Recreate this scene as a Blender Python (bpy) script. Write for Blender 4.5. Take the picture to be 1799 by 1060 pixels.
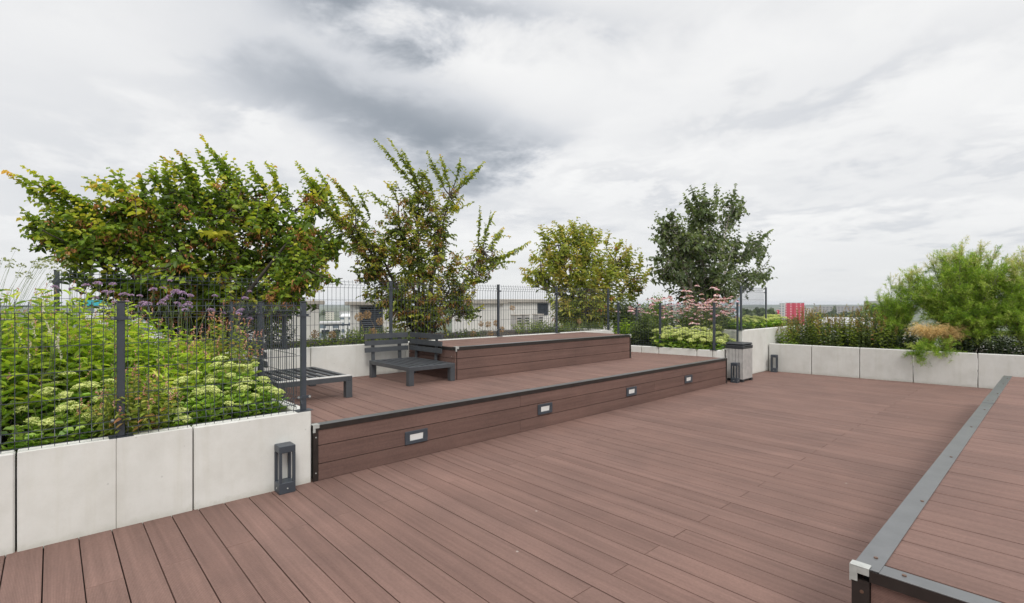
import bpy, math, random
import numpy as np
from mathutils import Vector

# ---------------------------------------------------------------- scene, camera, light
S = bpy.context.scene
for o in list(bpy.data.objects): bpy.data.objects.remove(o)
COL = S.collection
FPX, CX, CY, EYE = 884.0, 899.5, 533.0, 1.5          # focal length and horizon in photo pixels, eye height
YAW = math.atan2(965.5, 884)
FW = (-math.sin(YAW), math.cos(YAW)); RT = (math.cos(YAW), math.sin(YAW))

cam = bpy.data.cameras.new('camera'); co = bpy.data.objects.new('camera', cam); COL.objects.link(co)
co.location = (0, 0, EYE); co.rotation_euler = (math.radians(90), 0, YAW)
cam.sensor_width = 36; cam.lens = 36*FPX/1799; cam.shift_y = 3.0/1799
cam.clip_start = .05; cam.clip_end = 30000
S.camera = co
S.render.resolution_x = 1024; S.render.resolution_y = 603
S.render.engine = 'CYCLES'
S.view_settings.view_transform = 'Standard'; S.view_settings.look = 'None'
S.view_settings.exposure = 0.0; S.view_settings.gamma = 1

SUN_EL, SUN_AZ = math.radians(48), math.radians(118)      # azimuth clockwise from +Y
sun = bpy.data.lights.new('sun', 'SUN'); sun.energy = 1.5; sun.angle = math.radians(14); sun.color = (1, .955, .89)
so = bpy.data.objects.new('sun', sun); COL.objects.link(so)
sd = Vector((math.sin(SUN_AZ)*math.cos(SUN_EL), math.cos(SUN_AZ)*math.cos(SUN_EL), math.sin(SUN_EL)))
so.rotation_euler = sd.to_track_quat('Z', 'Y').to_euler()

W = bpy.data.worlds.new('World'); S.world = W; W.use_nodes = True
def build_sky():
    nt = W.node_tree; N = nt.nodes; L = nt.links; N.clear()
    def new(t, **k):
        n = N.new(t)
        for a, b in k.items(): setattr(n, a, b)
        return n
    def put(sock, v):
        if isinstance(v, (int, float)): sock.default_value = v
        elif isinstance(v, tuple): sock.default_value = v
        else: L.new(v, sock)
    def M(op, a, b=0.0, c=None, clamp=False):
        n = new('ShaderNodeMath', operation=op, use_clamp=clamp); put(n.inputs[0], a); put(n.inputs[1], b)
        if c is not None: put(n.inputs[2], c)
        return n.outputs[0]
    def noise(vec, scale, detail=6, rough=.55, dist=0.0):
        n = new('ShaderNodeTexNoise'); n.inputs['Scale'].default_value = scale; n.inputs['Detail'].default_value = detail
        n.inputs['Roughness'].default_value = rough; n.inputs['Distortion'].default_value = dist; L.new(vec, n.inputs['Vector']); return n.outputs['Fac']
    tc = new('ShaderNodeTexCoord'); sep = new('ShaderNodeSeparateXYZ'); L.new(tc.outputs['Generated'], sep.inputs[0])
    x, y, z = sep.outputs
    zz = M('MAXIMUM', z, 0.0)
    # cloud deck seen in perspective: direction divided by height
    k = M('DIVIDE', 1.0, M('ADD', zz, .16))
    cmb = new('ShaderNodeCombineXYZ'); put(cmb.inputs[0], M('MULTIPLY', x, k)); put(cmb.inputs[1], M('MULTIPLY', y, k)); cmb.inputs[2].default_value = 3.1
    v = cmb.outputs[0]
    n1 = noise(v, 1.1, 8, .55, .25); n2 = noise(v, 3.4, 7, .6, .3); n3 = noise(v, .55, 4, .5, 0)
    # azimuth (left of +Y positive) and elevation, in radians, for the broad cloud banks
    az = M('ARCTAN2', M('MULTIPLY', x, -1.0), y); el = M('ARCSINE', z)
    wa = M('MULTIPLY', M('SUBTRACT', n1, .5), .75); wb = M('MULTIPLY', M('SUBTRACT', n2, .5), .45)
    azw = M('ADD', az, M('ADD', wa, wb)); elw = M('ADD', el, M('MULTIPLY', M('ADD', wa, wb), .42))
    def blob(px, py, sx, sy, amp, tilt=0.0):
        ar = math.atan((px-CX)/FPX); a0 = YAW-ar; e0 = math.atan((CY-py)/FPX*math.cos(ar))
        sx = sx/FPX*math.cos(ar)**2; sy = sy/FPX*math.cos(ar)
        da = M('SUBTRACT', azw, a0); de = M('SUBTRACT', M('SUBTRACT', elw, e0), M('MULTIPLY', da, tilt))
        q = M('ADD', M('POWER', M('ABSOLUTE', M('DIVIDE', da, sx)), 2.0), M('POWER', M('ABSOLUTE', M('DIVIDE', de, sy)), 2.0))
        return M('MULTIPLY', M('EXPONENT', M('MULTIPLY', q, -1.0)), amp)
    dark = [(660,200,260,85,.34,.22), (800,245,170,55,.30,.05), (720,170,120,60,.12,0), (520,170,150,60,.14,.2), (620,0,170,44,.62,0), (830,0,140,26,.25,0),
            (90,300,260,130,.15,0), (330,200,220,90,.10,0), (1180,345,130,18,.16,0), (1560,150,300,60,.17,-.22), (1440,390,330,30,.17,-.05), (1720,285,200,28,.14,-.1), (1300,235,160,30,.10,-.2), (1700,470,260,30,.08,0), (1050,90,150,60,.08,0),
            (880,365,90,30,.10,0), (1010,20,160,30,.05,0)]
    brig = [(560,262,55,26,.16,0), (1180,60,260,80,.08,0), (1650,40,220,40,.06,0), (930,150,160,50,.06,0), (1000,330,130,30,.08,0),
            (20,378,40,40,.10,0), (200,60,200,60,.05,0), (800,110,200,30,.08,0)]
    tot = None
    for b in dark:
        s = blob(*b); tot = s if tot is None else M('ADD', tot, s)
    tb = None
    for b in brig:
        s = blob(*b); tb = s if tb is None else M('ADD', tb, s)
    fine = M('ADD', M('MULTIPLY', M('SUBTRACT', n1, .5), .36), M('MULTIPLY', M('SUBTRACT', n2, .5), .32))
    fine = M('ADD', fine, M('MULTIPLY', M('SUBTRACT', n3, .5), .12))
    d = M('ADD', M('SUBTRACT', tot, tb), fine)
    dens = M('ADD', d, .085, clamp=True)
    ramp = new('ShaderNodeValToRGB'); L.new(dens, ramp.inputs[0]); cr = ramp.color_ramp
    cr.elements[0].position = 0; cr.elements[0].color = (.97, .97, .965, 1)
    cr.elements[1].position = 1; cr.elements[1].color = (.22, .25, .29, 1)
    for p, c in ((.16,(.86,.865,.875,1)), (.32,(.70,.72,.755,1)), (.52,(.50,.53,.575,1)), (.75,(.32,.355,.40,1))):
        e = cr.elements.new(p); e.color = c
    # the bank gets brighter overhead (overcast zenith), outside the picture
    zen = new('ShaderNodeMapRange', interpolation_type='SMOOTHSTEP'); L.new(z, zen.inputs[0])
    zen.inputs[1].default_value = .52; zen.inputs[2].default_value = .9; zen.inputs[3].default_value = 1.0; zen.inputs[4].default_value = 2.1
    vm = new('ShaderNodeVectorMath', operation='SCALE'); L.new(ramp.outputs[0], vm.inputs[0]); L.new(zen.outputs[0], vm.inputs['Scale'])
    # pale strip near the horizon
    hz = new('ShaderNodeMapRange', interpolation_type='SMOOTHSTEP'); L.new(z, hz.inputs[0])
    hz.inputs[1].default_value = 0.0; hz.inputs[2].default_value = .16; hz.inputs[3].default_value = .7; hz.inputs[4].default_value = 0.0
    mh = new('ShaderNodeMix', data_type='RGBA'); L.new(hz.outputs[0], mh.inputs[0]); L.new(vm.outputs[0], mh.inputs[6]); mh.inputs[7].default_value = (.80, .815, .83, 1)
    sky = new('ShaderNodeTexSky', sky_type='NISHITA'); sky.sun_disc = False; sky.sun_elevation = SUN_EL; sky.sun_rotation = SUN_AZ
    bg1 = new('ShaderNodeBackground'); L.new(sky.outputs[0], bg1.inputs[0]); bg1.inputs[1].default_value = .08
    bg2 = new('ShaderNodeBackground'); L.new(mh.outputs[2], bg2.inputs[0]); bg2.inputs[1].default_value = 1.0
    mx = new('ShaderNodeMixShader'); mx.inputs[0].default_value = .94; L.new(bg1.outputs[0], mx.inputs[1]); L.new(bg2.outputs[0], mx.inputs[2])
    out = new('ShaderNodeOutputWorld'); L.new(mx.outputs[0], out.inputs[0])
build_sky()
W.cycles.sampling_method = 'AUTOMATIC'

# ---------------------------------------------------------------- helpers
def ray(px):
    t = (px-CX)/FPX; return FW[0]+RT[0]*t, FW[1]+RT[1]*t
def atX(px, py, X):
    r = ray(px); d = X/r[0]; return np.array([X, r[1]*d, EYE-(py-CY)*d/FPX])
def atY(px, py, Y):
    r = ray(px); d = Y/r[1]; return np.array([r[0]*d, Y, EYE-(py-CY)*d/FPX])
def atD(px, py, D):
    r = ray(px); return np.array([r[0]*D, r[1]*D, EYE-(py-CY)*D/FPX])

def tag(o, label=None, cat=None, group=None, kind=None):
    if label: o['label'] = label
    if cat: o['category'] = cat
    if group: o['group'] = group
    if kind: o['kind'] = kind
    return o
def empty(name, loc=(0,0,0), rz=0.0, label=None, cat=None, group=None):
    o = bpy.data.objects.new(name, None); COL.objects.link(o); o.location = loc; o.rotation_euler = (0,0,rz); o.empty_display_size = .1
    return tag(o, label, cat, group)
def copy_thing(root, loc, rz, label=None, scale=None, group=None):
    c = root.copy(); COL.objects.link(c); c.location = loc; c.rotation_euler = (0,0,rz)
    if scale: c.scale = (scale,)*3
    if label: c['label'] = label
    if group: c['group'] = group
    for ch in list(root.children):
        d = ch.copy(); COL.objects.link(d); d.parent = c
        for g in list(ch.children):
            e = g.copy(); COL.objects.link(e); e.parent = d
    return c

class MB:
    """collects quads, boxes, tubes, leaves; build() makes ONE mesh object"""
    def __init__(s): s.V = []; s.F = []; s.T = []; s.Mi = []; s.n = 0
    def add(s, v, f, tint=.5, mi=0):
        v = np.asarray(v, float).reshape(-1, 3); f = np.asarray(f, int)
        s.V.append(v); s.F.append(f+s.n); s.n += len(v)
        t = np.asarray(tint, float); s.T.append(np.full(len(v), float(t)) if t.ndim == 0 else t)
        s.Mi.append(np.full(len(f), mi))
    def box(s, lo, hi, tint=.5, mi=0, bev=0.0):
        (a,b,c),(d,e,g) = lo, hi
        if bev <= 0:
            v = [(a,b,c),(d,b,c),(d,e,c),(a,e,c),(a,b,g),(d,b,g),(d,e,g),(a,e,g)]
            f = [(0,3,2,1),(4,5,6,7),(0,1,5,4),(1,2,6,5),(2,3,7,6),(3,0,4,7)]
            s.add(v, f, tint, mi); return
        # chamfered box: shared octagon rings
        q = bev; v = []
        for z, i in ((c, q), (c+q, 0), (g-q, 0), (g, q)):
            r = q
            v += [(a+i+(0 if i else r), b+i, z), (d-i-(0 if i else r), b+i, z), (d-i, b+i+(0 if i else r), z), (d-i, e-i-(0 if i else r), z),
                  (d-i-(0 if i else r), e-i, z), (a+i+(0 if i else r), e-i, z), (a+i, e-i-(0 if i else r), z), (a+i, b+i+(0 if i else r), z)]
        f = []
        for k in range(3):
            for j in range(8):
                j2 = (j+1) % 8; f.append((k*8+j, k*8+j2, (k+1)*8+j2, (k+1)*8+j))
        s.add(v, f, tint, mi)
        s.add([v[i] for i in (0,2,4,6)], [(3,2,1,0)], tint, mi); s.add([v[24+i] for i in (0,2,4,6)], [(0,1,2,3)], tint, mi)
    def quad(s, pts, tint=.5, mi=0): s.add(pts, [(0,1,2,3)], tint, mi)
    def tube(s, pts, r, n=5, tint=.5, mi=0, cap=False):
        P = np.asarray(pts, float); m = len(P)
        r = np.full(m, float(r)) if np.ndim(r) == 0 else np.asarray(r, float)
        d = np.gradient(P, axis=0); d /= np.linalg.norm(d, axis=1)[:,None]+1e-9
        up = np.array([0,0,1.]) if abs(d[:,2]).mean() < .85 else np.array([1.,0,0])
        a = np.cross(d, up); a /= np.linalg.norm(a, axis=1)[:,None]+1e-9; b = np.cross(d, a)
        th = np.arange(n)*2*math.pi/n + math.pi/n
        v = P[:,None,:] + r[:,None,None]*(np.cos(th)[None,:,None]*a[:,None,:]+np.sin(th)[None,:,None]*b[:,None,:])
        f = []
        for i in range(m-1):
            for j in range(n):
                j2 = (j+1) % n; f.append((i*n+j, i*n+j2, (i+1)*n+j2, (i+1)*n+j))
        s.add(v.reshape(-1,3), f, tint, mi)
        if cap and n == 4:
            s.add(v[0], [(3,2,1,0)], tint, mi); s.add(v[-1], [(0,1,2,3)], tint, mi)
    def cyl(s, c, r, z0, z1, n=16, tint=.5, mi=0, axis=2, r1=None):
        th = np.arange(n)*2*math.pi/n; r1 = r if r1 is None else r1
        def ring(rr, h):
            p = np.stack([c[0]+rr*np.cos(th), c[1]+rr*np.sin(th), np.full(n, h)], 1)
            if axis == 0: p = np.stack([np.full(n, h), c[0]+rr*np.cos(th), c[1]+rr*np.sin(th)], 1)
            if axis == 1: p = np.stack([c[0]+rr*np.cos(th), np.full(n, h), c[1]+rr*np.sin(th)], 1)
            return p
        v = np.concatenate([ring(r, z0), ring(r1, z1), ring(1e-4, z1), ring(1e-4, z0)])
        f = []
        for j in range(n):
            j2 = (j+1) % n; f += [(j, j2, n+j2, n+j), (n+j, n+j2, 2*n+j2, 2*n+j), (3*n+j, 3*n+j2, j2, j)]
        s.add(v, f, tint, mi)
    def leaves(s, P, D, Nn, L, Wd, tint, mi=0, droop=.25, fold=.25, wide=.45):
        """folded leaves: P base, D direction, Nn rough normal, all (k,3)"""
        P, D, Nn = (np.asarray(q, float) for q in (P, D, Nn)); k = len(P)
        D = D/(np.linalg.norm(D, axis=1)[:,None]+1e-9); sd_ = np.cross(D, Nn); sd_ /= np.linalg.norm(sd_, axis=1)[:,None]+1e-9; n2 = np.cross(sd_, D)
        L = np.broadcast_to(L, (k,))[:,None]; Wd = np.broadcast_to(Wd, (k,))[:,None]/2
        dn = np.array([0,0,-1.])
        B = P; T = P+D*L+dn*L*droop
        a = P+D*L*wide*.6; b = P+D*L*(wide+.33)+dn*L*droop*.35
        up = n2*Wd*fold*2
        v = np.stack([B, a-sd_*Wd+up, b-sd_*Wd*.72+up*.7, T, b+sd_*Wd*.72+up*.7, a+sd_*Wd+up], 1)
        base = (np.arange(k)*6)[:,None]
        f = np.concatenate([base+np.array([0,3,2,1]), base+np.array([0,5,4,3])])
        s.add(v.reshape(-1,3), f, np.repeat(np.broadcast_to(tint, (k,)), 6), mi)
    def build(s, name, mats, parent=None, smooth=False, rot=None):
        me = bpy.data.meshes.new(name)
        V = np.concatenate(s.V); nv = len(V)
        if rot is not None:                                    # rotate about z at a pivot
            (px, py, a) = rot; X = V[:,0]-px; Y = V[:,1]-py
            V = np.stack([px+X*math.cos(a)-Y*math.sin(a), py+X*math.sin(a)+Y*math.cos(a), V[:,2]], 1)
        if parent is not None: V = V-s.off if hasattr(s, 'off') else V
        me.vertices.add(nv); me.vertices.foreach_set('co', V.astype(np.float32).ravel())
        lens = np.concatenate([np.full(len(f), f.shape[1]) for f in s.F]); idx = np.concatenate([f.ravel() for f in s.F])
        me.loops.add(len(idx)); me.loops.foreach_set('vertex_index', idx.astype(np.int32))
        me.polygons.add(len(lens)); me.polygons.foreach_set('loop_start', (np.cumsum(lens)-lens).astype(np.int32)); me.polygons.foreach_set('loop_total', lens.astype(np.int32))
        mats = mats if isinstance(mats, (list, tuple)) else [mats]
        for m in mats: me.materials.append(m)
        me.polygons.foreach_set('material_index', np.concatenate(s.Mi).astype(np.int32))
        me.polygons.foreach_set('use_smooth', np.full(len(lens), smooth))
        at = me.attributes.new('tint', 'FLOAT', 'POINT'); at.data.foreach_set('value', np.concatenate(s.T).astype(np.float32))
        me.update(calc_edges=True); me.validate(verbose=False)
        o = bpy.data.objects.new(name, me); COL.objects.link(o)
        if parent is not None: o.parent = parent
        return o

# ---------------------------------------------------------------- materials
def mat(name):
    m = bpy.data.materials.new(name); m.use_nodes = True; nt = m.node_tree; b = nt.nodes['Principled BSDF']; return m, nt, b
def nn(nt, t, **k):
    n = nt.nodes.new(t)
    for a, b in k.items(): setattr(n, a, b)
    return n
def noise_node(nt, vec, scale, detail=5, rough=.55, dist=0.0):
    n = nn(nt, 'ShaderNodeTexNoise'); n.inputs['Scale'].default_value = scale; n.inputs['Detail'].default_value = detail
    n.inputs['Roughness'].default_value = rough; n.inputs['Distortion'].default_value = dist
    if vec is not None: nt.links.new(vec, n.inputs['Vector'])
    return n
def ramp_node(nt, fac, stops):
    r = nn(nt, 'ShaderNodeValToRGB'); nt.links.new(fac, r.inputs[0]); cr = r.color_ramp
    cr.elements[0].position, cr.elements[0].color = stops[0][0], (*stops[0][1], 1)
    cr.elements[1].position, cr.elements[1].color = stops[-1][0], (*stops[-1][1], 1)
    for p, c in stops[1:-1]:
        e = cr.elements.new(p); e.color = (*c, 1)
    return r
def mul(nt, a, b, fac=1.0, mode='MULTIPLY'):
    m = nn(nt, 'ShaderNodeMix', data_type='RGBA', blend_type=mode); m.inputs[0].default_value = fac
    nt.links.new(a, m.inputs[6])
    if isinstance(b, tuple): m.inputs[7].default_value = b
    else: nt.links.new(b, m.inputs[7])
    return m.outputs[2]
def mathn(nt, op, a, b=0.0, clamp=False):
    n = nn(nt, 'ShaderNodeMath', operation=op, use_clamp=clamp)
    for i, q in enumerate((a, b)):
        if isinstance(q, (int, float)): n.inputs[i].default_value = q
        else: nt.links.new(q, n.inputs[i])
    return n.outputs[0]

def plain(name, col, rough=.5, metal=0.0, var=.12, scale=6.0, bump=0.0, bscale=60):
    m, nt, b = mat(name); tc = nn(nt, 'ShaderNodeTexCoord')
    n = noise_node(nt, tc.outputs['Object'], scale, 6)
    lo = tuple(c*(1-var) for c in col); hi = tuple(min(1, c*(1+var)) for c in col)
    r = ramp_node(nt, n.outputs['Fac'], [(.3, lo), (.7, hi)]); nt.links.new(r.outputs[0], b.inputs['Base Color'])
    b.inputs['Roughness'].default_value = rough; b.inputs['Metallic'].default_value = metal
    if bump:
        n2 = noise_node(nt, tc.outputs['Object'], bscale, 4); bp = nn(nt, 'ShaderNodeBump'); bp.inputs['Strength'].default_value = bump; bp.inputs['Distance'].default_value = .004
        nt.links.new(n2.outputs['Fac'], bp.inputs['Height']); nt.links.new(bp.outputs[0], b.inputs['Normal'])
    return m

def board_mat(name, base, axis):
    """grooved composite board; grooves run along X ('x') or along the riser length ('y')"""
    m, nt, b = mat(name); g = nn(nt, 'ShaderNodeNewGeometry'); sep = nn(nt, 'ShaderNodeSeparateXYZ'); nt.links.new(g.outputs['Position'], sep.inputs[0])
    X, Y, Z = sep.outputs
    across = Y if axis == 'x' else Z; along = X if axis == 'x' else Y
    # streaks stretched along the board
    cmb = nn(nt, 'ShaderNodeCombineXYZ'); nt.links.new(mathn(nt, 'MULTIPLY', along, .32), cmb.inputs[0]); nt.links.new(mathn(nt, 'MULTIPLY', across, 10.0), cmb.inputs[1])
    nt.links.new(mathn(nt, 'MULTIPLY', g.outputs['Random Per Island'], 30.0), cmb.inputs[2])
    st = noise_node(nt, cmb.outputs[0], 2.6, 7, .65); bl = noise_node(nt, g.outputs['Position'], 1.3, 6, .6, .4); sp = noise_node(nt, g.outputs['Position'], 60, 3, .6)
    dk = tuple(c*.80 for c in base); lt = tuple(min(1, c*1.20) for c in base)
    r = ramp_node(nt, st.outputs['Fac'], [(.28, dk), (.5, base), (.74, lt)])
    pb = ramp_node(nt, g.outputs['Random Per Island'], [(0, (.93,.92,.92)), (.5, (1,.995,.99)), (1, (1.065,1.065,1.065))])
    c = mul(nt, r.outputs[0], pb.outputs[0])
    blr = ramp_node(nt, bl.outputs['Fac'], [(.3, (.86,.875,.89)), (.68, (1.10,1.09,1.085))]); c = mul(nt, c, blr.outputs[0])
    spr = ramp_node(nt, sp.outputs['Fac'], [(.35, (.93,.93,.93)), (.65, (1.06,1.06,1.06))]); c = mul(nt, c, spr.outputs[0])
    # specks of grit and pale scuffs
    vo = nn(nt, 'ShaderNodeTexVoronoi'); vo.inputs['Scale'].default_value = 4.2; nt.links.new(g.outputs['Position'], vo.inputs['Vector'])
    sk = mathn(nt, 'LESS_THAN', vo.outputs['Distance'], .035); pick = mathn(nt, 'GREATER_THAN', vo.outputs['Color'], .62)
    mk = nn(nt, 'ShaderNodeMix', data_type='RGBA'); nt.links.new(mathn(nt, 'MULTIPLY', sk, mathn(nt, 'MULTIPLY', pick, .55)), mk.inputs[0]); nt.links.new(c, mk.inputs[6]); mk.inputs[7].default_value = (.5,.46,.42,1)
    c = mk.outputs[2]
    # grooves: 5.8 mm pitch
    fr = mathn(nt, 'FRACT', mathn(nt, 'MULTIPLY', across, 1/.0058)); tri = mathn(nt, 'ABSOLUTE', mathn(nt, 'SUBTRACT', fr, .5))
    gr = nn(nt, 'ShaderNodeMapRange', interpolation_type='SMOOTHSTEP'); nt.links.new(tri, gr.inputs[0]); gr.inputs[1].default_value = .12; gr.inputs[2].default_value = .3
    gr.inputs[3].default_value = .0; gr.inputs[4].default_value = 1.0
    gc = ramp_node(nt, gr.outputs[0], [(0, (.80,.79,.79)), (1, (1.05,1.05,1.05))]); c = mul(nt, c, gc.outputs[0])
    nt.links.new(c, b.inputs['Base Color']); b.inputs['Roughness'].default_value = .7; b.inputs['Specular IOR Level'].default_value = .22
    bp = nn(nt, 'ShaderNodeBump'); bp.inputs['Strength'].default_value = .5; bp.inputs['Distance'].default_value = .0012
    nt.links.new(gr.outputs[0], bp.inputs['Height']); nt.links.new(bp.outputs[0], b.inputs['Normal'])
    return m

def concrete_mat(name, base, stain=.12):
    m, nt, b = mat(name); g = nn(nt, 'ShaderNodeNewGeometry')
    big = noise_node(nt, g.outputs['Position'], .9, 7, .6, .6); med = noise_node(nt, g.outputs['Position'], 5.5, 8, .65); fine = noise_node(nt, g.outputs['Position'], 70, 3)
    mp = nn(nt, 'ShaderNodeMapping'); mp.inputs['Scale'].default_value = (5, 5, .35); nt.links.new(g.outputs['Position'], mp.inputs['Vector'])
    drip = noise_node(nt, mp.outputs[0], 2.2, 6, .6)
    r = ramp_node(nt, big.outputs['Fac'], [(.28, tuple(c*(1-stain) for c in base)), (.55, base), (.8, tuple(min(1, c*1.05) for c in base))])
    c = mul(nt, r.outputs[0], ramp_node(nt, med.outputs['Fac'], [(.3, (.92,.915,.90)), (.6, (1.02,1.02,1.02))]).outputs[0])
    c = mul(nt, c, ramp_node(nt, drip.outputs['Fac'], [(.25, (.93,.925,.90)), (.48, (1,1,1))]).outputs[0])
    c = mul(nt, c, ramp_node(nt, g.outputs['Random Per Island'], [(0, (.95,.95,.95)), (1, (1.03,1.03,1.02))]).outputs[0])
    sz = nn(nt, 'ShaderNodeSeparateXYZ'); nt.links.new(g.outputs['Position'], sz.inputs[0]); rag = noise_node(nt, g.outputs['Position'], 11, 6, .7)
    hgt = mathn(nt, 'SUBTRACT', mathn(nt, 'MULTIPLY', rag.outputs['Fac'], .16), sz.outputs[2]); spl = nn(nt, 'ShaderNodeMapRange', interpolation_type='SMOOTHSTEP'); nt.links.new(hgt, spl.inputs[0]); spl.inputs[1].default_value = 0.02; spl.inputs[2].default_value = .09; spl.inputs[3].default_value = 0; spl.inputs[4].default_value = .5
    ms = nn(nt, 'ShaderNodeMix', data_type='RGBA'); nt.links.new(spl.outputs[0], ms.inputs[0]); nt.links.new(c, ms.inputs[6]); ms.inputs[7].default_value = (*[q*.62 for q in base[:2]], base[2]*.55, 1); c = ms.outputs[2]
    vo = nn(nt, 'ShaderNodeTexVoronoi'); vo.inputs['Scale'].default_value = 14; nt.links.new(g.outputs['Position'], vo.inputs['Vector'])
    pit = mathn(nt, 'LESS_THAN', vo.outputs['Distance'], .09); pk = mathn(nt, 'GREATER_THAN', vo.outputs['Color'], .72)
    mk = nn(nt, 'ShaderNodeMix', data_type='RGBA'); nt.links.new(mathn(nt, 'MULTIPLY', pit, mathn(nt, 'MULTIPLY', pk, .45)), mk.inputs[0]); nt.links.new(c, mk.inputs[6]); mk.inputs[7].default_value = (*[q*.6 for q in base], 1)
    nt.links.new(mk.outputs[2], b.inputs['Base Color']); b.inputs['Roughness'].default_value = .85
    bp = nn(nt, 'ShaderNodeBump'); bp.inputs['Strength'].default_value = .25; bp.inputs['Distance'].default_value = .003
    nt.links.new(mathn(nt, 'ADD', med.outputs['Fac'], mathn(nt, 'MULTIPLY', fine.outputs['Fac'], .4)), bp.inputs['Height']); nt.links.new(bp.outputs[0], b.inputs['Normal'])
    return m

def leaf_mat(name, stops, trans=.35, rough=.5, spec=.4):
    """colour from each leaf's own tint value; thin leaves let light through"""
    m, nt, b = mat(name); a = nn(nt, 'ShaderNodeAttribute', attribute_name='tint')
    r = ramp_node(nt, a.outputs['Fac'], stops)
    g = nn(nt, 'ShaderNodeNewGeometry'); pr = ramp_node(nt, g.outputs['Random Per Island'], [(0, (.72,.76,.72)), (1, (1.28,1.25,1.15))])
    c = mul(nt, r.outputs[0], pr.outputs[0])
    nt.links.new(c, b.inputs['Base Color']); b.inputs['Roughness'].default_value = rough; b.inputs['Specular IOR Level'].default_value = spec
    t = nn(nt, 'ShaderNodeBsdfTranslucent'); nt.links.new(mul(nt, c, (1.5,1.5,.8,1)), t.inputs[0])
    mx = nn(nt, 'ShaderNodeMixShader'); mx.inputs[0].default_value = trans
    nt.links.new(b.outputs[0], mx.inputs[1]); nt.links.new(t.outputs[0], mx.inputs[2]); nt.links.new(mx.outputs[0], nt.nodes['Material Output'].inputs[0])
    return m

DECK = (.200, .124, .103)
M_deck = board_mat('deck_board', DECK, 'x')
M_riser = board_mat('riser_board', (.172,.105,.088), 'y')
M_conc = concrete_mat('pale_concrete', (.69,.69,.66), .08)
M_conc2 = concrete_mat('grey_concrete', (.60,.60,.575), .12)
M_cap = concrete_mat('weathered_cap', (.42,.39,.35), .3)
M_anth = plain('anthracite_paint', (.050,.060,.074), .42, 0, .12, 5)
M_bench = plain('bench_paint', (.060,.066,.074), .45, 0, .15, 9)
M_trim = plain('dark_trim', (.022,.017,.015), .4, .0, .3, 9)
M_metal = plain('trim_top', (.19,.195,.20), .40, .6, .10, 8, .12, 130)
M_bracket = plain('corner_bracket', (.42,.43,.41), .5, .1, .15, 30)
M_screw = plain('screw', (.18,.11,.08), .5, .6, .3, 40)
M_black = plain('under_deck', (.012,.010,.010), .9)
M_lens = plain('lamp_lens', (.75,.76,.74), .3, 0, .05)
M_lid = plain('bin_lid', (.030,.033,.038), .45, 0, .2, 12)
M_slat = plain('bin_slat', (.43,.415,.40), .7, 0, .15, 10, .2)
M_soil = plain('soil', (.045,.035,.025), .95, 0, .4, 12, .6, 30)
M_bark = plain('bark', (.14,.115,.095), .85, 0, .35, 20, .4)
M_bark_dark = plain('dark_bark', (.075,.062,.052), .9, 0, .35, 20, .4)
M_bark2 = plain('pale_bark', (.30,.27,.24), .8, 0, .35, 16, .4)
M_stem = plain('green_stem', (.13,.17,.06), .6)
M_dry = plain('dry_stem', (.42,.31,.17), .8, 0, .25, 20)
M_roof = plain('roof_gravel', (.30,.29,.27), .9, 0, .2, 8, .4)
M_plaster = plain('plaster', (.62,.61,.58), .85, 0, .06, 3)

# ---------------------------------------------------------------- setting: deck floor, roof, ground
PITCH = .1655; Y0 = .130 - 40*PITCH
def boards(mb, x0, x1, y0, y1, z, joints, pitch=PITCH, start=Y0, gap=.0058, th=.022, rng=None):
    rng = rng or random.Random(3); k = 0
    while start+k*pitch < y1:
        a = start+k*pitch+gap/2; b = a+pitch-gap; k += 1
        if b < y0+.01: continue
        a2, b2 = max(a, y0), min(b, y1); xs = [x0]+[j for j in sorted(joints(k-1, rng)) if x0 < j < x1]+[x1]
        for i in range(len(xs)-1):
            mb.box((xs[i]+(.0015 if i else 0), a2, z-th+rng.uniform(-.0006,.0006)), (xs[i+1]-.0015, b2, z+rng.uniform(-.0007,.0007)), bev=.0016)
mb = MB()
boards(mb, -4.42, 6.0, -3.0, 12.9, 0.0, lambda k, r: ([-3.46, .12] if k % 2 == 0 else [-1.682, 1.9]))
floor = tag(mb.build('deck_floor', M_deck), kind='structure')
mb = MB(); mb.box((-4.40, -3.0, -.30), (6.0, 12.9, -.03)); tag(mb.build('deck_base', M_black), kind='structure')
mb = MB(); mb.box((-16, -12, -.6), (12, 26, -.32)); mb.box((-16, -12, -24), (12, 26, -.603))
mb.box((-16, -12, -.318), (-8.9, 26, .35)); mb.box((-8.898, 13.9, -.318), (12, 26, -.1))
tag(mb.build('roof_surface', M_roof), kind='structure')

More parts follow.
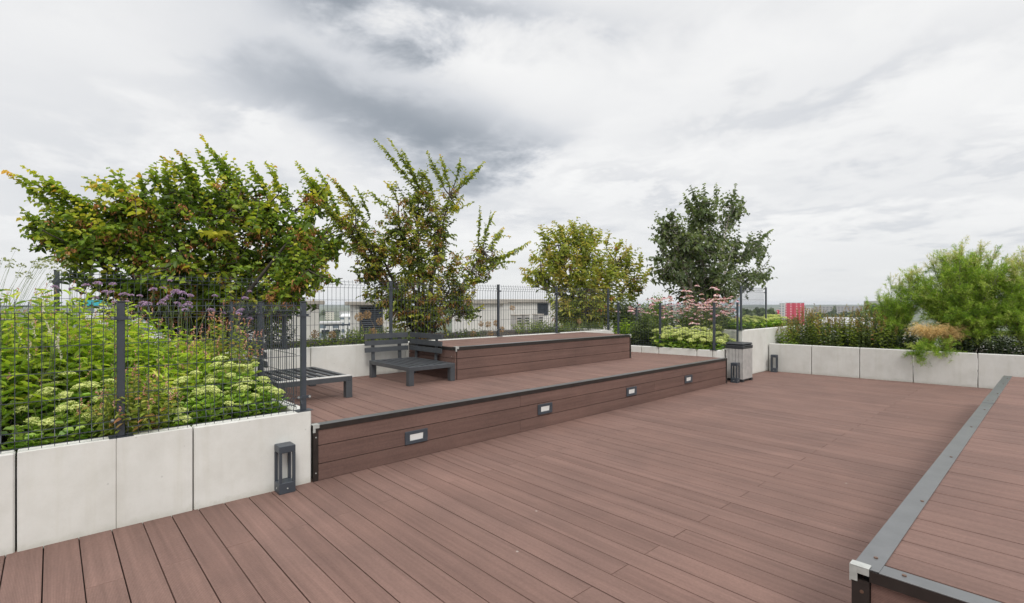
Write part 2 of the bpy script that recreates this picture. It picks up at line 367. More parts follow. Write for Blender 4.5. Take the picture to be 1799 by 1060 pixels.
# planters: each a thing with its concrete panels and its soil
def planter(name, label, faces, soil, mats=M_conc, soilz=None):
    """faces: list of (P0, P1, z0, z1, thickness, joints fractions, side) ; side=+1 puts the thickness to the left of P0->P1"""
    root = empty(name, (faces[0][0][0], faces[0][0][1], 0), 0, label, 'planter')
    ox, oy = faces[0][0]
    for (p0, p1, z0, z1, th, js, side) in faces:
        p0 = np.array(p0); p1 = np.array(p1); L = np.linalg.norm(p1-p0); a = math.atan2(p1[1]-p0[1], p1[0]-p0[0])
        ts = [0]+[abs(j) for j in js]+[L]; thin = {abs(j) for j in js if j < 0}
        for i in range(len(ts)-1):
            m = MB(); g0 = .0008 if ts[i] in thin else .005; g1 = .0008 if ts[i+1] in thin else .005
            m.box((ts[i]+(g0 if i else 0), 0 if side > 0 else -th, z0), (ts[i+1]-(g1 if i < len(ts)-2 else 0), th if side > 0 else 0, z1), bev=.004 if (ts[i] in thin or ts[i+1] in thin) else .009)
            V = m.V
            for q in range(len(V)):
                v = V[q]; V[q] = np.stack([p0[0]-ox+v[:,0]*math.cos(a)-v[:,1]*math.sin(a), p0[1]-oy+v[:,0]*math.sin(a)+v[:,1]*math.cos(a), v[:,2]], 1)
            m.build('wall_panel', mats, root)
    m = MB(); rng = np.random.default_rng(5)
    (sx0, sy0, sx1, sy1, sz) = soil; nx, ny = max(3, int((sx1-sx0)*5)), max(3, int((sy1-sy0)*5))
    X, Y = np.meshgrid(np.linspace(sx0, sx1, nx), np.linspace(sy0, sy1, ny), indexing='ij'); Z = sz+rng.uniform(-.025, .025, X.shape)
    v = np.stack([X-ox, Y-oy, Z], -1).reshape(-1,3); f = [(i*ny+j, (i+1)*ny+j, (i+1)*ny+j+1, i*ny+j+1) for i in range(nx-1) for j in range(ny-1)]
    m.add(v, f); m.build('soil', M_soil, root)
    return root
planter('concrete_planter', 'low white concrete planter full of stonecrop and knotweed, nearest on the left', [
    ((-4.25, -3.0), (-4.25, 1.61), -.02, .60, .10, [1.4, 2.843, -3.32, 3.76], 1),
    ((-4.352, 1.61), (-6.68, 1.61), -.02, .60, .10, [1.2], 1)], (-6.68, -3.0, -4.35, 1.51, .50))
planter('concrete_planter', 'long raised white concrete planter behind the lounge seats and the upper platform', [
    ((-6.70, -4.0), (-6.70, 9.12), 0, .915, .10, [1.2, 2.6, 4.0, 5.4, 6.53, 7.966, 9.4, 10.8, 12.2], 1),
    ((-6.802, 9.12), (-8.8, 9.12), 0, .915, .10, [], 1)], (-8.8, -4.0, -6.8, 9.02, .86))
planter('concrete_planter', 'low concrete planter of coneflowers and stonecrop at the far end of the steps', [
    ((-6.70, 9.04), (-4.46, 9.36), 0, .60, .09, [.42, .74, 1.12, 1.9, 2.20], 1),
    ((-4.44, 9.37), (-4.44, 10.43), 0, .597, .09, [], 1)], (-8.8, 9.5, -4.53, 13.9, .50), M_conc)
planter('concrete_planter', 'tallest white concrete planter, a blank wall right of the litter bin', [
    ((-4.41, 10.44), (-4.41, 14.4), 0, .945, .10, [1.15, 2.05, 2.7], 1),
    ((-4.512, 10.44), (-6.2, 10.44), 0, .945, .10, [], -1)], (-6.2, 10.55, -4.51, 14.4, .88))
planter('concrete_planter', 'long low grey concrete planter under the feathery tamarisk at the back right', [
    ((-4.38, 11.735), (4.6, 12.83), -.02, .607, .10, [.82, 1.66, 2.50, 3.40, 4.3, 5.2, 6.1, 7.0], 1)], (-4.3, 12.9, 4.6, 14.6, .50), M_conc2)
m = MB(); m.quad([(-4.36,11.84,.515),(4.55,12.93,.515),(4.55,14.5,.515),(-4.36,14.5,.515)]); o = m.build('soil', M_soil); o.parent = bpy.data.objects['concrete_planter.004']; o.location = (4.38,-11.735,0)

# ---------------------------------------------------------------- step platforms
def riser(mb, x, y0, y1, z0, heights, jl, t=.02, gap=.006):
    z = z0
    for h, js in zip(heights, jl):
        ys = [y0]+js+[y1]
        for i in range(len(ys)-1):
            mb.box((x-t, ys[i]+(.002 if i else 0), z+gap/2), (x, ys[i+1]-.0015, z+h-gap/2), bev=.0016)
        z += h
def trim(root, x0, y0, x1, y1, z, face):
    """edge profile: a grey strip on top and a dark lip down the face"""
    m = MB()
    if face == '+x': m.box((x0-.078, y0, z+.0015), (x0+.004, y1, z+.006), bev=.001)
    m.build('edge_strip', M_metal, root)
    m = MB(); m.box((x0+.0015, y0, z-.040), (x0+.006, y1, z+.0012)); m.build('edge_lip', M_trim, root)
def bracket_mb(x, y, z, s=1, flip=1):
    m = MB(); m.box((x-.045, y-.004, z+.0065), (x+.010, y+flip*.05, z+.011)) if flip > 0 else m.box((x-.045, y-.05, z+.0065), (x+.010, y+.004, z+.011))
    m.box((x+.0065, min(y-.004, y+flip*.016), z-.055), (x+.011, max(y-.004, y+flip*.016), z+.0062)); m.box((x+.0065, min(y, y+flip*.05), z-.02), (x+.0105, max(y, y+flip*.05), z+.006))
    return m
def step_lamp(root, x, y, z):
    m = MB(); w, h, d = .125, .062, .012
    m.box((x, y-w, z-h), (x+d, y+w, z-h+.032), bev=.002); m.box((x, y-w, z+h-.032), (x+d, y+w, z+h), bev=.002)
    m.box((x, y-w, z-h+.0322), (x+d-.001, y-w+.05, z+h-.0322)); m.box((x, y+w-.05, z-h+.0322), (x+d-.001, y+w, z+h-.0322))
    fr = m.build('step_light', M_anth, root)
    m = MB(); m.quad([(x+.003, y-w+.05, z-h+.032), (x+.003, y+w-.05, z-h+.032), (x+.0085, y+w-.05, z+h-.032), (x+.0085, y-w+.05, z+h-.032)]); m.build('lens', M_lens, fr)
ZL, ZU = .467, .905
root = empty('deck_platform', (0,0,0), 0, 'long lower wooden platform step with four small lights in its front', 'platform')
m = MB(); boards(m, -6.69, -4.318, 1.62, 9.34, ZL, lambda k, r: ([-5.2] if k % 2 else [])); m.build('deck_boards', M_deck, root)
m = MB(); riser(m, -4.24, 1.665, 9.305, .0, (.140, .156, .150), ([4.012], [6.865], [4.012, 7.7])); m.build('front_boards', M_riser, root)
m = MB(); m.box((-6.69, 1.64, .002), (-4.265, 9.32, ZL-.024)); m.build('base', M_black, root)
trim(root, -4.24, 1.62, -4.24, 9.35, ZL, '+x')
for y in (1.62, 9.307):
    m = MB(); m.box((-4.262, y, .001), (-4.234, y+.042, ZL-.041), bev=.002); p = m.build('corner_post', M_trim, root)
    for zz in (.07, .37):
        m = MB(); m.cyl((y+.021, zz), .006, -4.234, -4.2318, 8, axis=0); m.build('screw', M_screw if y > 2 else M_bracket, p)
bracket_mb(-4.24, 1.62, ZL, flip=1).build('corner_bracket', M_bracket, root)
for (y, z) in ((2.617, .205), (4.421, .221), (6.241, .216), (7.90, .226)): step_lamp(root, -4.239, y, z)
root = empty('deck_platform', (0,0,0), 0, 'shorter upper wooden platform stacked on the lower step against the back planter', 'platform')
m = MB(); boards(m, -6.69, -5.57, 4.02, 8.08, ZU, lambda k, r: []); m.build('deck_boards', M_deck, root)
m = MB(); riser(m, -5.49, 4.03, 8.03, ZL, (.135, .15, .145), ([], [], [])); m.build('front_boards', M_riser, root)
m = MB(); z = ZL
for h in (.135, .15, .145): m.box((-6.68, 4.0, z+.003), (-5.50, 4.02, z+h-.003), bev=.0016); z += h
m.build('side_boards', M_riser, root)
m = MB(); m.box((-6.69, 4.03, ZL+.001), (-5.52, 8.05, ZU-.024)); m.build('base', M_black, root)
trim(root, -5.49, 4.0, -5.49, 8.07, ZU, '+x')
m = MB(); m.box((-5.512, 8.03, ZL+.001), (-5.484, 8.07, ZU-.041)); m.build('corner_post', M_trim, root)
m = MB(); m.box((-6.68, 3.994, ZU-.04), (-5.49, 3.9985, ZU+.001)); m.build('edge_lip', M_trim, root)
bracket_mb(-5.49, 4.0, ZU, flip=1).build('corner_bracket', M_bracket, root)
bracket_mb(-5.49, 8.07, ZU, flip=-1).build('corner_bracket', M_bracket, root)

root = empty('deck_platform', (-.55, 2.33, 0), 0, 'wooden platform at the right edge with a wide grey metal edge strip', 'platform')
A = math.radians(-1.8)
m = MB(); boards(m, .072, 4.2, .10, 7.66, ZL, lambda k, r: ([1.9] if k % 2 else [3.2]), start=.075); m.build('deck_boards', M_deck, root)
def strip(y0, y1, dz=0):
    m = MB(); m.box((-.006, y0, ZL+.001+dz), (.080, y1, ZL+.006+dz), bev=.001); return m
m = strip(.0, 5.15); m2 = strip(5.15+.004, 7.66, -.0015)
m.build('edge_strip', M_metal, root); m2.build('edge_strip', M_metal, root)
m = MB(); m.box((-.0065, 4.78, ZL+.0065), (.083, 5.42, ZL+.0085)); m.build('edge_joiner', M_metal, root)
m = MB(); m.box((.0805, -.006, ZL+.001), (4.2, .075, ZL+.0058), bev=.001); o = m.build('end_strip', M_metal, root); 
m = MB(); m.box((.05, -.0062, ZL-.042), (4.2, -.0015, ZL+.0008)); m.build('edge_lip', M_trim, root)
m = MB(); m.box((-.0062, .0, ZL-.042), (-.0015, 7.66, ZL+.0008)); m.build('edge_lip', M_trim, root)
m = MB(); m.box((-.008, -.008, .001), (.05, .012, ZL-.043)); m.box((-.008, .0125, .001), (.012, .05, ZL-.043)); p = m.build('corner_post', M_trim, root)
m = MB(); m.cyl((.026, .38), .007, -.0105, -.008, 8, axis=1); m.build('screw', M_screw, p)
m = MB(); z = .003
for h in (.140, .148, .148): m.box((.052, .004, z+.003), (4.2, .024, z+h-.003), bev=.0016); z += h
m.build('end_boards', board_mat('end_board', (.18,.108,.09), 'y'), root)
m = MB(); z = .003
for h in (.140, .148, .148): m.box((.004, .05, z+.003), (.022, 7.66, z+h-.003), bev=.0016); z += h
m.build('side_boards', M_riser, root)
m = MB(); m.box((.026, .03, .001), (4.2, 7.65, ZL-.024)); m.build('base', M_black, root)
m = MB(); m.box((-.014, -.014, ZL+.0066), (.05, .028, ZL+.0115), bev=.0015); m.box((-.014, -.014, ZL-.055), (-.009, .028, ZL+.0062)); m.box((-.0085, -.014, ZL-.05), (.012, -.009, ZL+.0062))
m.box((.0125, -.014, ZL-.018), (.05, -.009, ZL+.0062)); m.build('corner_bracket', M_bracket, root)
for (x, y) in ((.045,.12), (.062,1.0), (.052,2.1), (.045,3.3), (.05,4.3), (.06,5.0), (.028,4.93), (.06,5.6), (.05,6.6), (.05,7.3), (.15,.04), (.9,.035)):
    m = MB(); m.cyl((x, y), .0075, ZL+.0058, ZL+.0098, 8); m.build('screw', M_screw, root)

# ---------------------------------------------------------------- wire fences
def fence(name, label, p0, p1, zb, post_t, H=.905, nrm=1, panels=None, lean=0, group=None):
    """run from p0 to p1; posts at distances post_t; wire panels between them; nrm = side the V-folds bulge to"""
    p0 = np.array(p0, float); p1 = np.array(p1, float); L = np.linalg.norm(p1-p0); a = math.atan2(*(p1-p0)[::-1])
    root = empty(name, (p0[0], p0[1], zb), a, label, 'fence', group)
    for t in post_t:
        m = MB(); m.box((t-.022, -.016, .004), (t+.022, .016, H), bev=.003)
        p = m.build('post', M_anth, root)
        m = MB(); m.box((t-.024, -.018, H+.0005), (t+.024, .018, H+.012), bev=.003); m.build('post_cap', M_lid, p)
        m = MB(); m.box((t-.065, -.05, .0005), (t+.065, .05, .0038)); m.build('base_plate', M_anth, p)
        for zz in (.80, .115):
            m = MB(); m.box((t-.055, .0165 if nrm > 0 else -.022, zz-.012), (t+.055, .022 if nrm > 0 else -.0165, zz+.012)); m.build('clamp', M_anth, p)
            for dx in (-.045, .045):
                m = MB(); m.cyl((t+dx, zz), .009, *((.022, .029) if nrm > 0 else (-.029, -.022)), 8, axis=1); m.build('bolt', M_bracket, p)
    rows = [(.02,0), (.07,.028), (.115,0), (.295,0), (.465,0), (.63,0), (.80,0), (.84,.028), (.882,0)]
    prof = [(.004,0)]+rows+[(.908,0)]
    for (a0, a1) in (panels or list(zip(post_t[:-1], post_t[1:]))):
        m = MB(); lo, hi = a0+.035, a1-.035; n = max(2, int(round((hi-lo)/.058)))
        for x in np.linspace(lo, hi, n+1): m.tube([(x, nrm*(.034+d), z) for z, d in prof], .0027, 4)
        for z, d in rows: m.tube([(lo-.012, nrm*(.034+d+.004), z), (hi+.012, nrm*(.034+d+.004), z)], .003, 4)
        m.build('mesh_panel', M_anth, root)
    return root
fence('wire_fence', 'dark wire mesh fence on the low left planter, nearest the camera', (-4.30, -3.2), (-4.30, 1.56), .60, [1.15, 2.35, 3.547, 4.76], nrm=-1)
fence('wire_fence', 'dark wire mesh fence running back beside the half hidden lounge seat', (-4.36, 1.57), (-6.66, 1.57), .60, [1.15, 2.27], nrm=1, panels=[(.0,1.15), (1.15,2.27)])
fence('wire_fence', 'long dark wire mesh fence on the back planter in front of the trees', (-6.745, -3.4), (-6.745, 9.1), .915, [3.44, 5.60, 7.13, 9.246, 10.77, 12.45], nrm=-1)
fence('wire_fence', 'dark wire mesh fence across the coneflower bed at the far end of the steps', (-6.62, 9.10), (-4.47, 9.40), .60, [.10, 1.05, 2.13], nrm=1)
fence('wire_fence', 'short dark wire fence above the litter bin', (-4.485, 9.44), (-4.485, 10.40), .60, [.93], nrm=1, panels=[(0.0,.93)])
fence('wire_fence', 'small dark wire fence bay on top of the tallest planter with city behind', (-4.46, 10.47), (-4.60, 12.15), .945, [.02, 1.68], nrm=1)
fence('wire_fence', 'low wire fence hidden among plants behind the coneflowers', (-6.75, 9.25), (-6.75, 12.9), .50, [.9, 2.5], nrm=1)

# ---------------------------------------------------------------- lounge seats
def lounge(label, loc, sx, sy, backs):
    """seat frame from x=-sx..0, y=0..sy, height .24; slats run along x"""
    root = empty('lounge_seat', loc, 0, label, 'outdoor seat')
    h, b = .235, .052
    for (x, y) in ((-b-.02, 0), (-b-.02, sy-b-.02), (-sx, 0), (-sx, sy-b-.02)):
        m = MB(); m.box((x, y, 0.0), (x+b+.02, y+b+.02, h-b-.001), bev=.003); m.build('leg', M_bench, root)
    m = MB()
    m.box((-sx, 0, h-b), (0, b, h), bev=.003); m.box((-sx, sy-b, h-b), (0, sy, h), bev=.003)
    m.box((-b, b+.0005, h-b+.0005), (-.0005, sy-b-.0005, h-.0005), bev=.002); m.box((-sx+.0005, b+.0005, h-b+.0005), (-sx+b, sy-b-.0005, h-.0005), bev=.002)
    m.build('seat_frame', M_bench, root)
    n = 6; pitch = (sy-2*b)/(n+.35)
    for i in range(n):
        y = b+.045+i*pitch; m = MB(); m.box((-sx+b+.001, y, h-.022), (-b-.001, y+.05, h-.004), bev=.002); m.build('seat_slat', M_bench, root)
    for (kind, w0, w1) in backs:
        tilt = .17
        def T(u, d, z):                                   # u along the back, d outwards from the seat, z height
            if kind == 'x': return (-sx-.010-d-(z-h)*tilt*.35, u, z)
            if kind == 'y': return (u, sy-.03+d+(z-h)*tilt*.35, z)
            return (u, .03-d-(z-h)*tilt*.35, z)
        def slab(m, u0, u1, d0, d1, z0, z1):
            v = [T(u0,d0,z0),T(u1,d0,z0),T(u1,d1,z0),T(u0,d1,z0),T(u0,d0,z1),T(u1,d0,z1),T(u1,d1,z1),T(u0,d1,z1)]
            m.add(v, [(0,3,2,1),(4,5,6,7),(0,1,5,4),(1,2,6,5),(2,3,7,6),(3,0,4,7)])
        m = MB(); 
        for (z0, z1) in ((.345,.410), (.440,.508), (.535,.604)): slab(m, w0, w1, -.02, .0, z0, z1)
        bk = m.build('backrest', M_bench, root)
        for f in (.19, .81):
            u = w0+(w1-w0)*f; m = MB(); slab(m, u-.024, u+.024, .0005, .018, h-.03, .59); m.build('backrest_post', M_bench, bk)
    return root
lounge('charcoal metal lounge seat with two slatted backrests in the corner by the upper platform', (-5.46, 3.27, ZL), 1.06, .70, [('x', -.06, .62), ('y', -1.10, -.27)])
ls = lounge('charcoal metal lounge seat half hidden behind the wire fence on the left', (-5.26, 1.66, ZL), 1.10, .78, [('-y', -1.10, -.45)])
m = MB(); m.box((-.085, .003, .2355), (-.002, .777, .243), bev=.002); m.build('pale_edge_slat', plain('pale_slat', (.50,.49,.47), .7, 0, .1, 20), ls)

# ---------------------------------------------------------------- bollard lamps, bin
def bollard(label, loc, rz=0):
    root = empty('bollard_lamp', loc, rz, label, 'bollard light', 'small open-frame bollard lamps standing on the deck')
    w, H = .062, .375
    m = MB(); m.box((-w, -w, 0), (w, w, .085), bev=.003); b = m.build('base', M_anth, root)
    m = MB(); m.cyl((0, .04), .006, -w-.003, -w+.0005, 8, axis=1); m.build('screw', M_bracket, b)
    m = MB(); m.cyl((.0, .04), .006, w-.0005, w+.003, 8, axis=0); m.build('screw', M_bracket, b)
    for sx in (-1, 1):
        for sy in (-1, 1):
            m = MB(); x = sx*(w-.011); y = sy*(w-.011); m.box((x-.0105, y-.0105, .0855), (x+.0105, y+.0105, H-.0555), bev=.001); m.build('upright', M_anth, root)
    m = MB(); m.box((-w, -w, H-.055), (w, w, H), bev=.003); hd = m.build('lamp_head', M_anth, root)
    m = MB(); m.cyl((0, 0), .04, H-.059, H-.0553, 16); m.build('lens', M_lens, hd)
    return root
b0 = bollard('open frame grey bollard lamp in front of the near white planter wall', (-4.185, 1.375, .0))
copy_thing(b0, (-4.17, 9.545, 0), 0, 'open frame grey bollard lamp standing against the litter bin')
copy_thing(b0, (-4.235, 11.64, 0), .14, 'open frame grey bollard lamp in the corner of the back right planter')

root = empty('litter_bin', (-4.25, 9.90, 0), 0, 'square litter bin with grey wooden slats and black lid beside the white wall', 'litter bin')
bw, bl = .165, .225
m = MB(); m.box((-bw+.012, -bl+.012, .03), (bw-.012, bl-.012, .64)); m.build('inner_box', M_lid, root)
n = 7
for i in range(n):
    m = MB(); y0 = -bl+.002+i*(2*bl-.004)/n; m.box((bw-.012, y0+.0045, .05), (bw, y0+(2*bl-.004)/n-.0045, .625), bev=.002); m.build('slat', M_slat, root)
n = 5
for i in range(n):
    x0 = -bw+.002+i*(2*bw-.016)/n
    for ya in (-bl, bl-.0118):
        m = MB(); m.box((x0+.003, ya, .05), (x0+(2*bw-.016)/n-.003, ya+.0118, .625), bev=.002); m.build('slat', M_slat, root)
m = MB()
for sx in (-1, 1):
    for sy in (-1, 1): m.box((sx*bw-.045 if sx > 0 else -bw-.004, sy*bl-.07 if sy > 0 else -bl-.004, 0), (bw+.004 if sx > 0 else -bw+.045, bl+.004 if sy > 0 else -bl+.07, .048), bev=.004)
m.box((-bw+.02, -bl+.02, .02), (bw-.02, bl-.02, .046)); m.build('foot', M_lid, root)
m = MB(); m.box((-bw-.006, -bl-.006, .628), (bw+.006, bl+.006, .690), bev=.006); m.box((-bw-.002, -bl-.002, .697), (bw+.002, bl+.002, .735), bev=.016); m.box((-bw+.02, -bl+.02, .6905), (bw-.02, bl-.02, .6965)); lid = m.build('lid', M_lid, root)
m = MB(); m.box((bw+.0065, -.12, .664), (bw+.010, .12, .678)); m.build('lid_slot', M_black, lid)

# ---------------------------------------------------------------- plants
def nrmz(a): return a/(np.linalg.norm(a, axis=-1, keepdims=True)+1e-9)
def bez(a, b, c, n):
    t = np.linspace(0, 1, n)[:,None]; return (1-t)**2*a+2*t*(1-t)*b+t*t*c
def blades(mb, P, D, L, Wd, tint, mi=0):
    P = np.asarray(P); D = nrmz(np.asarray(D)); k = len(P); s = nrmz(np.cross(D, np.random.default_rng(k).normal(size=(k,3))))
    L = np.broadcast_to(L, (k,))[:,None]; Wd = np.broadcast_to(Wd, (k,))[:,None]/2
    v = np.stack([P, P+D*L*.45-s*Wd, P+D*L, P+D*L*.45+s*Wd], 1)
    mb.add(v.reshape(-1,3), (np.arange(k)*4)[:,None]+np.array([0,1,2,3]), np.repeat(np.broadcast_to(tint, (k,)), 4), mi)

G_TREE = [(0,(.030,.055,.010)), (.3,(.085,.145,.020)), (.55,(.20,.31,.040)), (.78,(.40,.46,.06)), (.92,(.60,.54,.07)), (1,(.60,.36,.07))]
L_tree = leaf_mat('maple_leaf', G_TREE)
L_tree2 = leaf_mat('maple_leaf_yellowing', [(0,(.040,.058,.014)), (.3,(.095,.140,.028)), (.55,(.21,.28,.05)), (.78,(.42,.45,.08)), (.92,(.62,.52,.08)), (1,(.58,.34,.08))])
L_tree3 = leaf_mat('yellow_green_leaf', [(0,(.05,.07,.016)), (.3,(.14,.19,.035)), (.55,(.28,.34,.065)), (.75,(.44,.46,.10)), (1,(.46,.30,.10))])
L_birch = leaf_mat('birch_leaf', [(0,(.035,.052,.028)), (.5,(.095,.135,.065)), (.85,(.19,.24,.11)), (1,(.28,.34,.13))], .35, .42, .5)
L_seed = leaf_mat('winged_seed', [(0,(.24,.11,.06)), (.5,(.50,.21,.10)), (1,(.62,.36,.14))], .3, .7)
L_knot = leaf_mat('knotweed_leaf', [(0,(.09,.17,.02)), (.4,(.24,.38,.035)), (.8,(.46,.58,.07)), (1,(.55,.58,.12))], .42)
L_red = leaf_mat('reddish_leaf', [(0,(.09,.14,.03)), (.5,(.27,.36,.06)), (.85,(.42,.43,.10)), (1,(.50,.25,.13))], .35)
L_sed = leaf_mat('stonecrop_leaf', [(0,(.08,.17,.025)), (.5,(.22,.40,.05)), (1,(.46,.58,.12))], .2, .4)
L_head = leaf_mat('stonecrop_flower', [(0,(.36,.44,.10)), (.5,(.62,.67,.25)), (1,(.77,.78,.41))], .15, .8)
L_sage = leaf_mat('sage_leaf', [(0,(.055,.085,.032)), (.5,(.13,.18,.065)), (1,(.26,.31,.10))], .25)
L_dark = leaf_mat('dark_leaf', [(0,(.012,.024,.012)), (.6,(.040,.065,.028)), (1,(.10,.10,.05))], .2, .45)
L_tam = leaf_mat('feathery_leaf', [(0,(.06,.12,.016)), (.45,(.20,.34,.035)), (.8,(.38,.52,.07)), (1,(.62,.56,.34))], .3, .6)
L_pink = leaf_mat('pink_petal', [(0,(.50,.25,.40)), (.5,(.74,.48,.62)), (1,(.86,.68,.77))], .3)
L_cone = plain('cone_centre', (.16,.035,.02), .8, 0, .3, 60)
L_purp = leaf_mat('purple_floret', [(0,(.28,.18,.40)), (.6,(.46,.32,.58)), (1,(.62,.46,.70))], .2)
L_spike = leaf_mat('pinkish_spike', [(0,(.40,.16,.13)), (1,(.66,.38,.34))], .2)
L_white = leaf_mat('white_floret', [(0,(.50,.48,.40)), (1,(.76,.72,.70))], .2)
L_brown = leaf_mat('brown_spike', [(0,(.13,.08,.03)), (.5,(.27,.19,.06)), (1,(.36,.32,.10))], .2)
L_tan = leaf_mat('dry_grass', [(0,(.34,.23,.10)), (.5,(.60,.43,.20)), (1,(.78,.60,.32))], .25, .8)
L_allium = plain('dry_seed_head', (.44,.29,.14), .9, 0, .3, 60)
L_bud = leaf_mat('pale_bud', [(0,(.20,.24,.12)), (1,(.40,.42,.25))], .2)

def shoot_leaves(mb, rng, pts, L, Wd, tf, gap, droop=.3, t0=.0, mi=0, shrink=.45, alt=.8, wide=.45):
    """leaves along a polyline; tf(t, n) gives tints"""
    seg = np.linalg.norm(np.diff(pts, axis=0), axis=1); tot = seg.sum(); n = max(2, int(tot*(1-t0)/gap))
    t = t0+(1-t0)*(np.arange(n)+.5)/n; cu = np.concatenate([[0], np.cumsum(seg)])/tot
    P = np.stack([np.interp(t, cu, pts[:,i]) for i in range(3)], 1)
    T = np.stack([np.interp(np.minimum(1, t+.06), cu, pts[:,i]) for i in range(3)], 1)-np.stack([np.interp(np.maximum(0, t-.06), cu, pts[:,i]) for i in range(3)], 1); T = nrmz(T)
    s = nrmz(np.cross(T, rng.normal(size=3)*.35+np.array([0,0,1.]))); sg = np.where(np.arange(n)%2 == 0, 1, -1)[:,None]
    D = T*.55+s*sg*alt+rng.normal(size=(n,3))*.28
    N = np.array([0,0,1.])+rng.normal(size=(n,3))*.45
    sc = (1-shrink*np.clip((t-.55)/.45, 0, 1))*rng.uniform(.75, 1.2, n)
    mb.leaves(P, D, N, L*sc, Wd*sc, np.clip(tf(t, n), 0, 1), mi, droop, .25, wide)

def tree(name, label, base, blobs, shoots, lmat, wood, L=.085, Wd=.055, gap=.036, tw=(.35,.75), tint=(.38,.16), bias=(0,-.25,.35), seeds=0, seedmat=None, seed=1, trunk_r=.045, yellow=.1, droop=.35, cat='tree', stems=6, wide=.45):
    """blobs: (centre, radii, twigs); shoots: (start, tip, arch); each limb of the crown starts low on the stool"""
    rng = np.random.default_rng(seed); base = np.array(base, float); root = empty(name, tuple(base), 0, label, cat)
    wd = MB(); lf = MB(); sdm = MB(); nodes = []
    cs = [np.array(b[0]) for b in blobs]
    for i, c in enumerate(cs):
        b0 = base+np.array([rng.uniform(-.12,.12), rng.uniform(-.12,.12), 0]); mid = b0*.45+c*.55; mid[2] = b0[2]+(c[2]-b0[2])*.62; mid += rng.normal(size=3)*.05
        pts = bez(b0, mid, c+np.array(blobs[i][1])*np.array([0,0,.25]), 9)-base
        if i < stems or rng.random() < .7: wd.tube(pts, np.linspace(trunk_r*rng.uniform(.6,1), .010, 9), 6)
        nodes.append(pts+base)
    allp = np.concatenate(nodes)
    bias = np.array(bias)
    for (c, r, n) in blobs:
        c = np.array(c); r = np.array(r, float)
        for _ in range(n):
            d = nrmz(rng.normal(size=3)); rad = rng.uniform(.18, 1)**.5; p = c+d*r*rad
            ln = rng.uniform(*tw); dirv = nrmz(nrmz(p-c)*.7+bias+rng.normal(size=3)*.38)
            s = p-dirv*ln*.75
            m = (s+p)/2+np.array([0,0,-.04])+rng.normal(size=3)*.04
            e = p+dirv*ln*.25
            pts = bez(s, m, e, 6)
            wd.tube(pts-base, np.linspace(.006, .0018, 6), 3)
            if rng.random() < .45:
                q = allp[rng.integers(len(allp))]; 
                near = allp[np.argmin(((allp-s)**2).sum(1)+rng.uniform(0,.1,len(allp)))]
                wd.tube(bez(near, (near+s)/2+np.array([0,0,-.05]), s, 5)-base, np.linspace(.011,.006,5), 4)
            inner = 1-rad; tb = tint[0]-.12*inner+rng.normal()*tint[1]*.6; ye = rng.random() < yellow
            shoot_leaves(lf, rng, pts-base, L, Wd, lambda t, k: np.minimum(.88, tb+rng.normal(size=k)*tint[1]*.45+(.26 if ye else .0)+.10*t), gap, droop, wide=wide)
            if seeds and rng.random() < seeds*(.35+rad):
                k = rng.integers(18, 40); sp = pts[rng.integers(2, 5)]-base+rng.normal(size=(k,3))*np.array([.035,.035,.03])+np.array([0,0,-.035])
                sdm.leaves(sp, rng.normal(size=(k,3))*.6+np.array([0,0,-.8]), rng.normal(size=(k,3)), rng.uniform(.028,.048,k), .019, rng.uniform(0,1,k), 0, .1)
    for sh in shoots:
        a, tip, arch = np.array(sh[0]), np.array(sh[1]), sh[2]
        mid = (a+tip)/2+np.array([0, 0, arch])+rng.normal(size=3)*.03; pts = bez(a, mid, tip, 10)
        wd.tube(pts-base, np.linspace(.009, .0015, 10), 4)
        near = allp[np.argmin(((allp-a)**2).sum(1))]; wd.tube(bez(near, (near+a)/2+np.array([0,0,-.03]), a, 5)-base, np.linspace(.016,.009,5), 4)
        tb = tint[0]+.10+rng.normal()*.05; yt = rng.uniform(.10,.45)
        shoot_leaves(lf, rng, pts-base, L*1.0, Wd*1.0, lambda t, k: tb+yt*np.clip((t-.6)/.4,0,1)**1.3+rng.normal(size=k)*.09, gap*.45, droop, wide=wide)
        # short side shoots keep the plume from reading as one line
        for f in (.12,.25,.38,.5,.62):
            q = pts[int(f*9)]; e = q+nrmz((tip-a)+rng.normal(size=3)*.55*np.linalg.norm(tip-a))*rng.uniform(.14,.3)
            p2 = bez(q, (q+e)/2+np.array([0,0,.03]), e, 4); wd.tube(p2-base, np.linspace(.004,.0015,4), 3)
            shoot_leaves(lf, rng, p2-base, L*.85, Wd*.85, lambda t, k: tb+rng.normal(size=k)*.12+.15*t, gap, droop, wide=wide)
    wd.build('trunk', wood, root, True); lf.build('crown', lmat, root)
    if sdm.n: sdm.build('seed_clusters', seedmat, root)
    return root

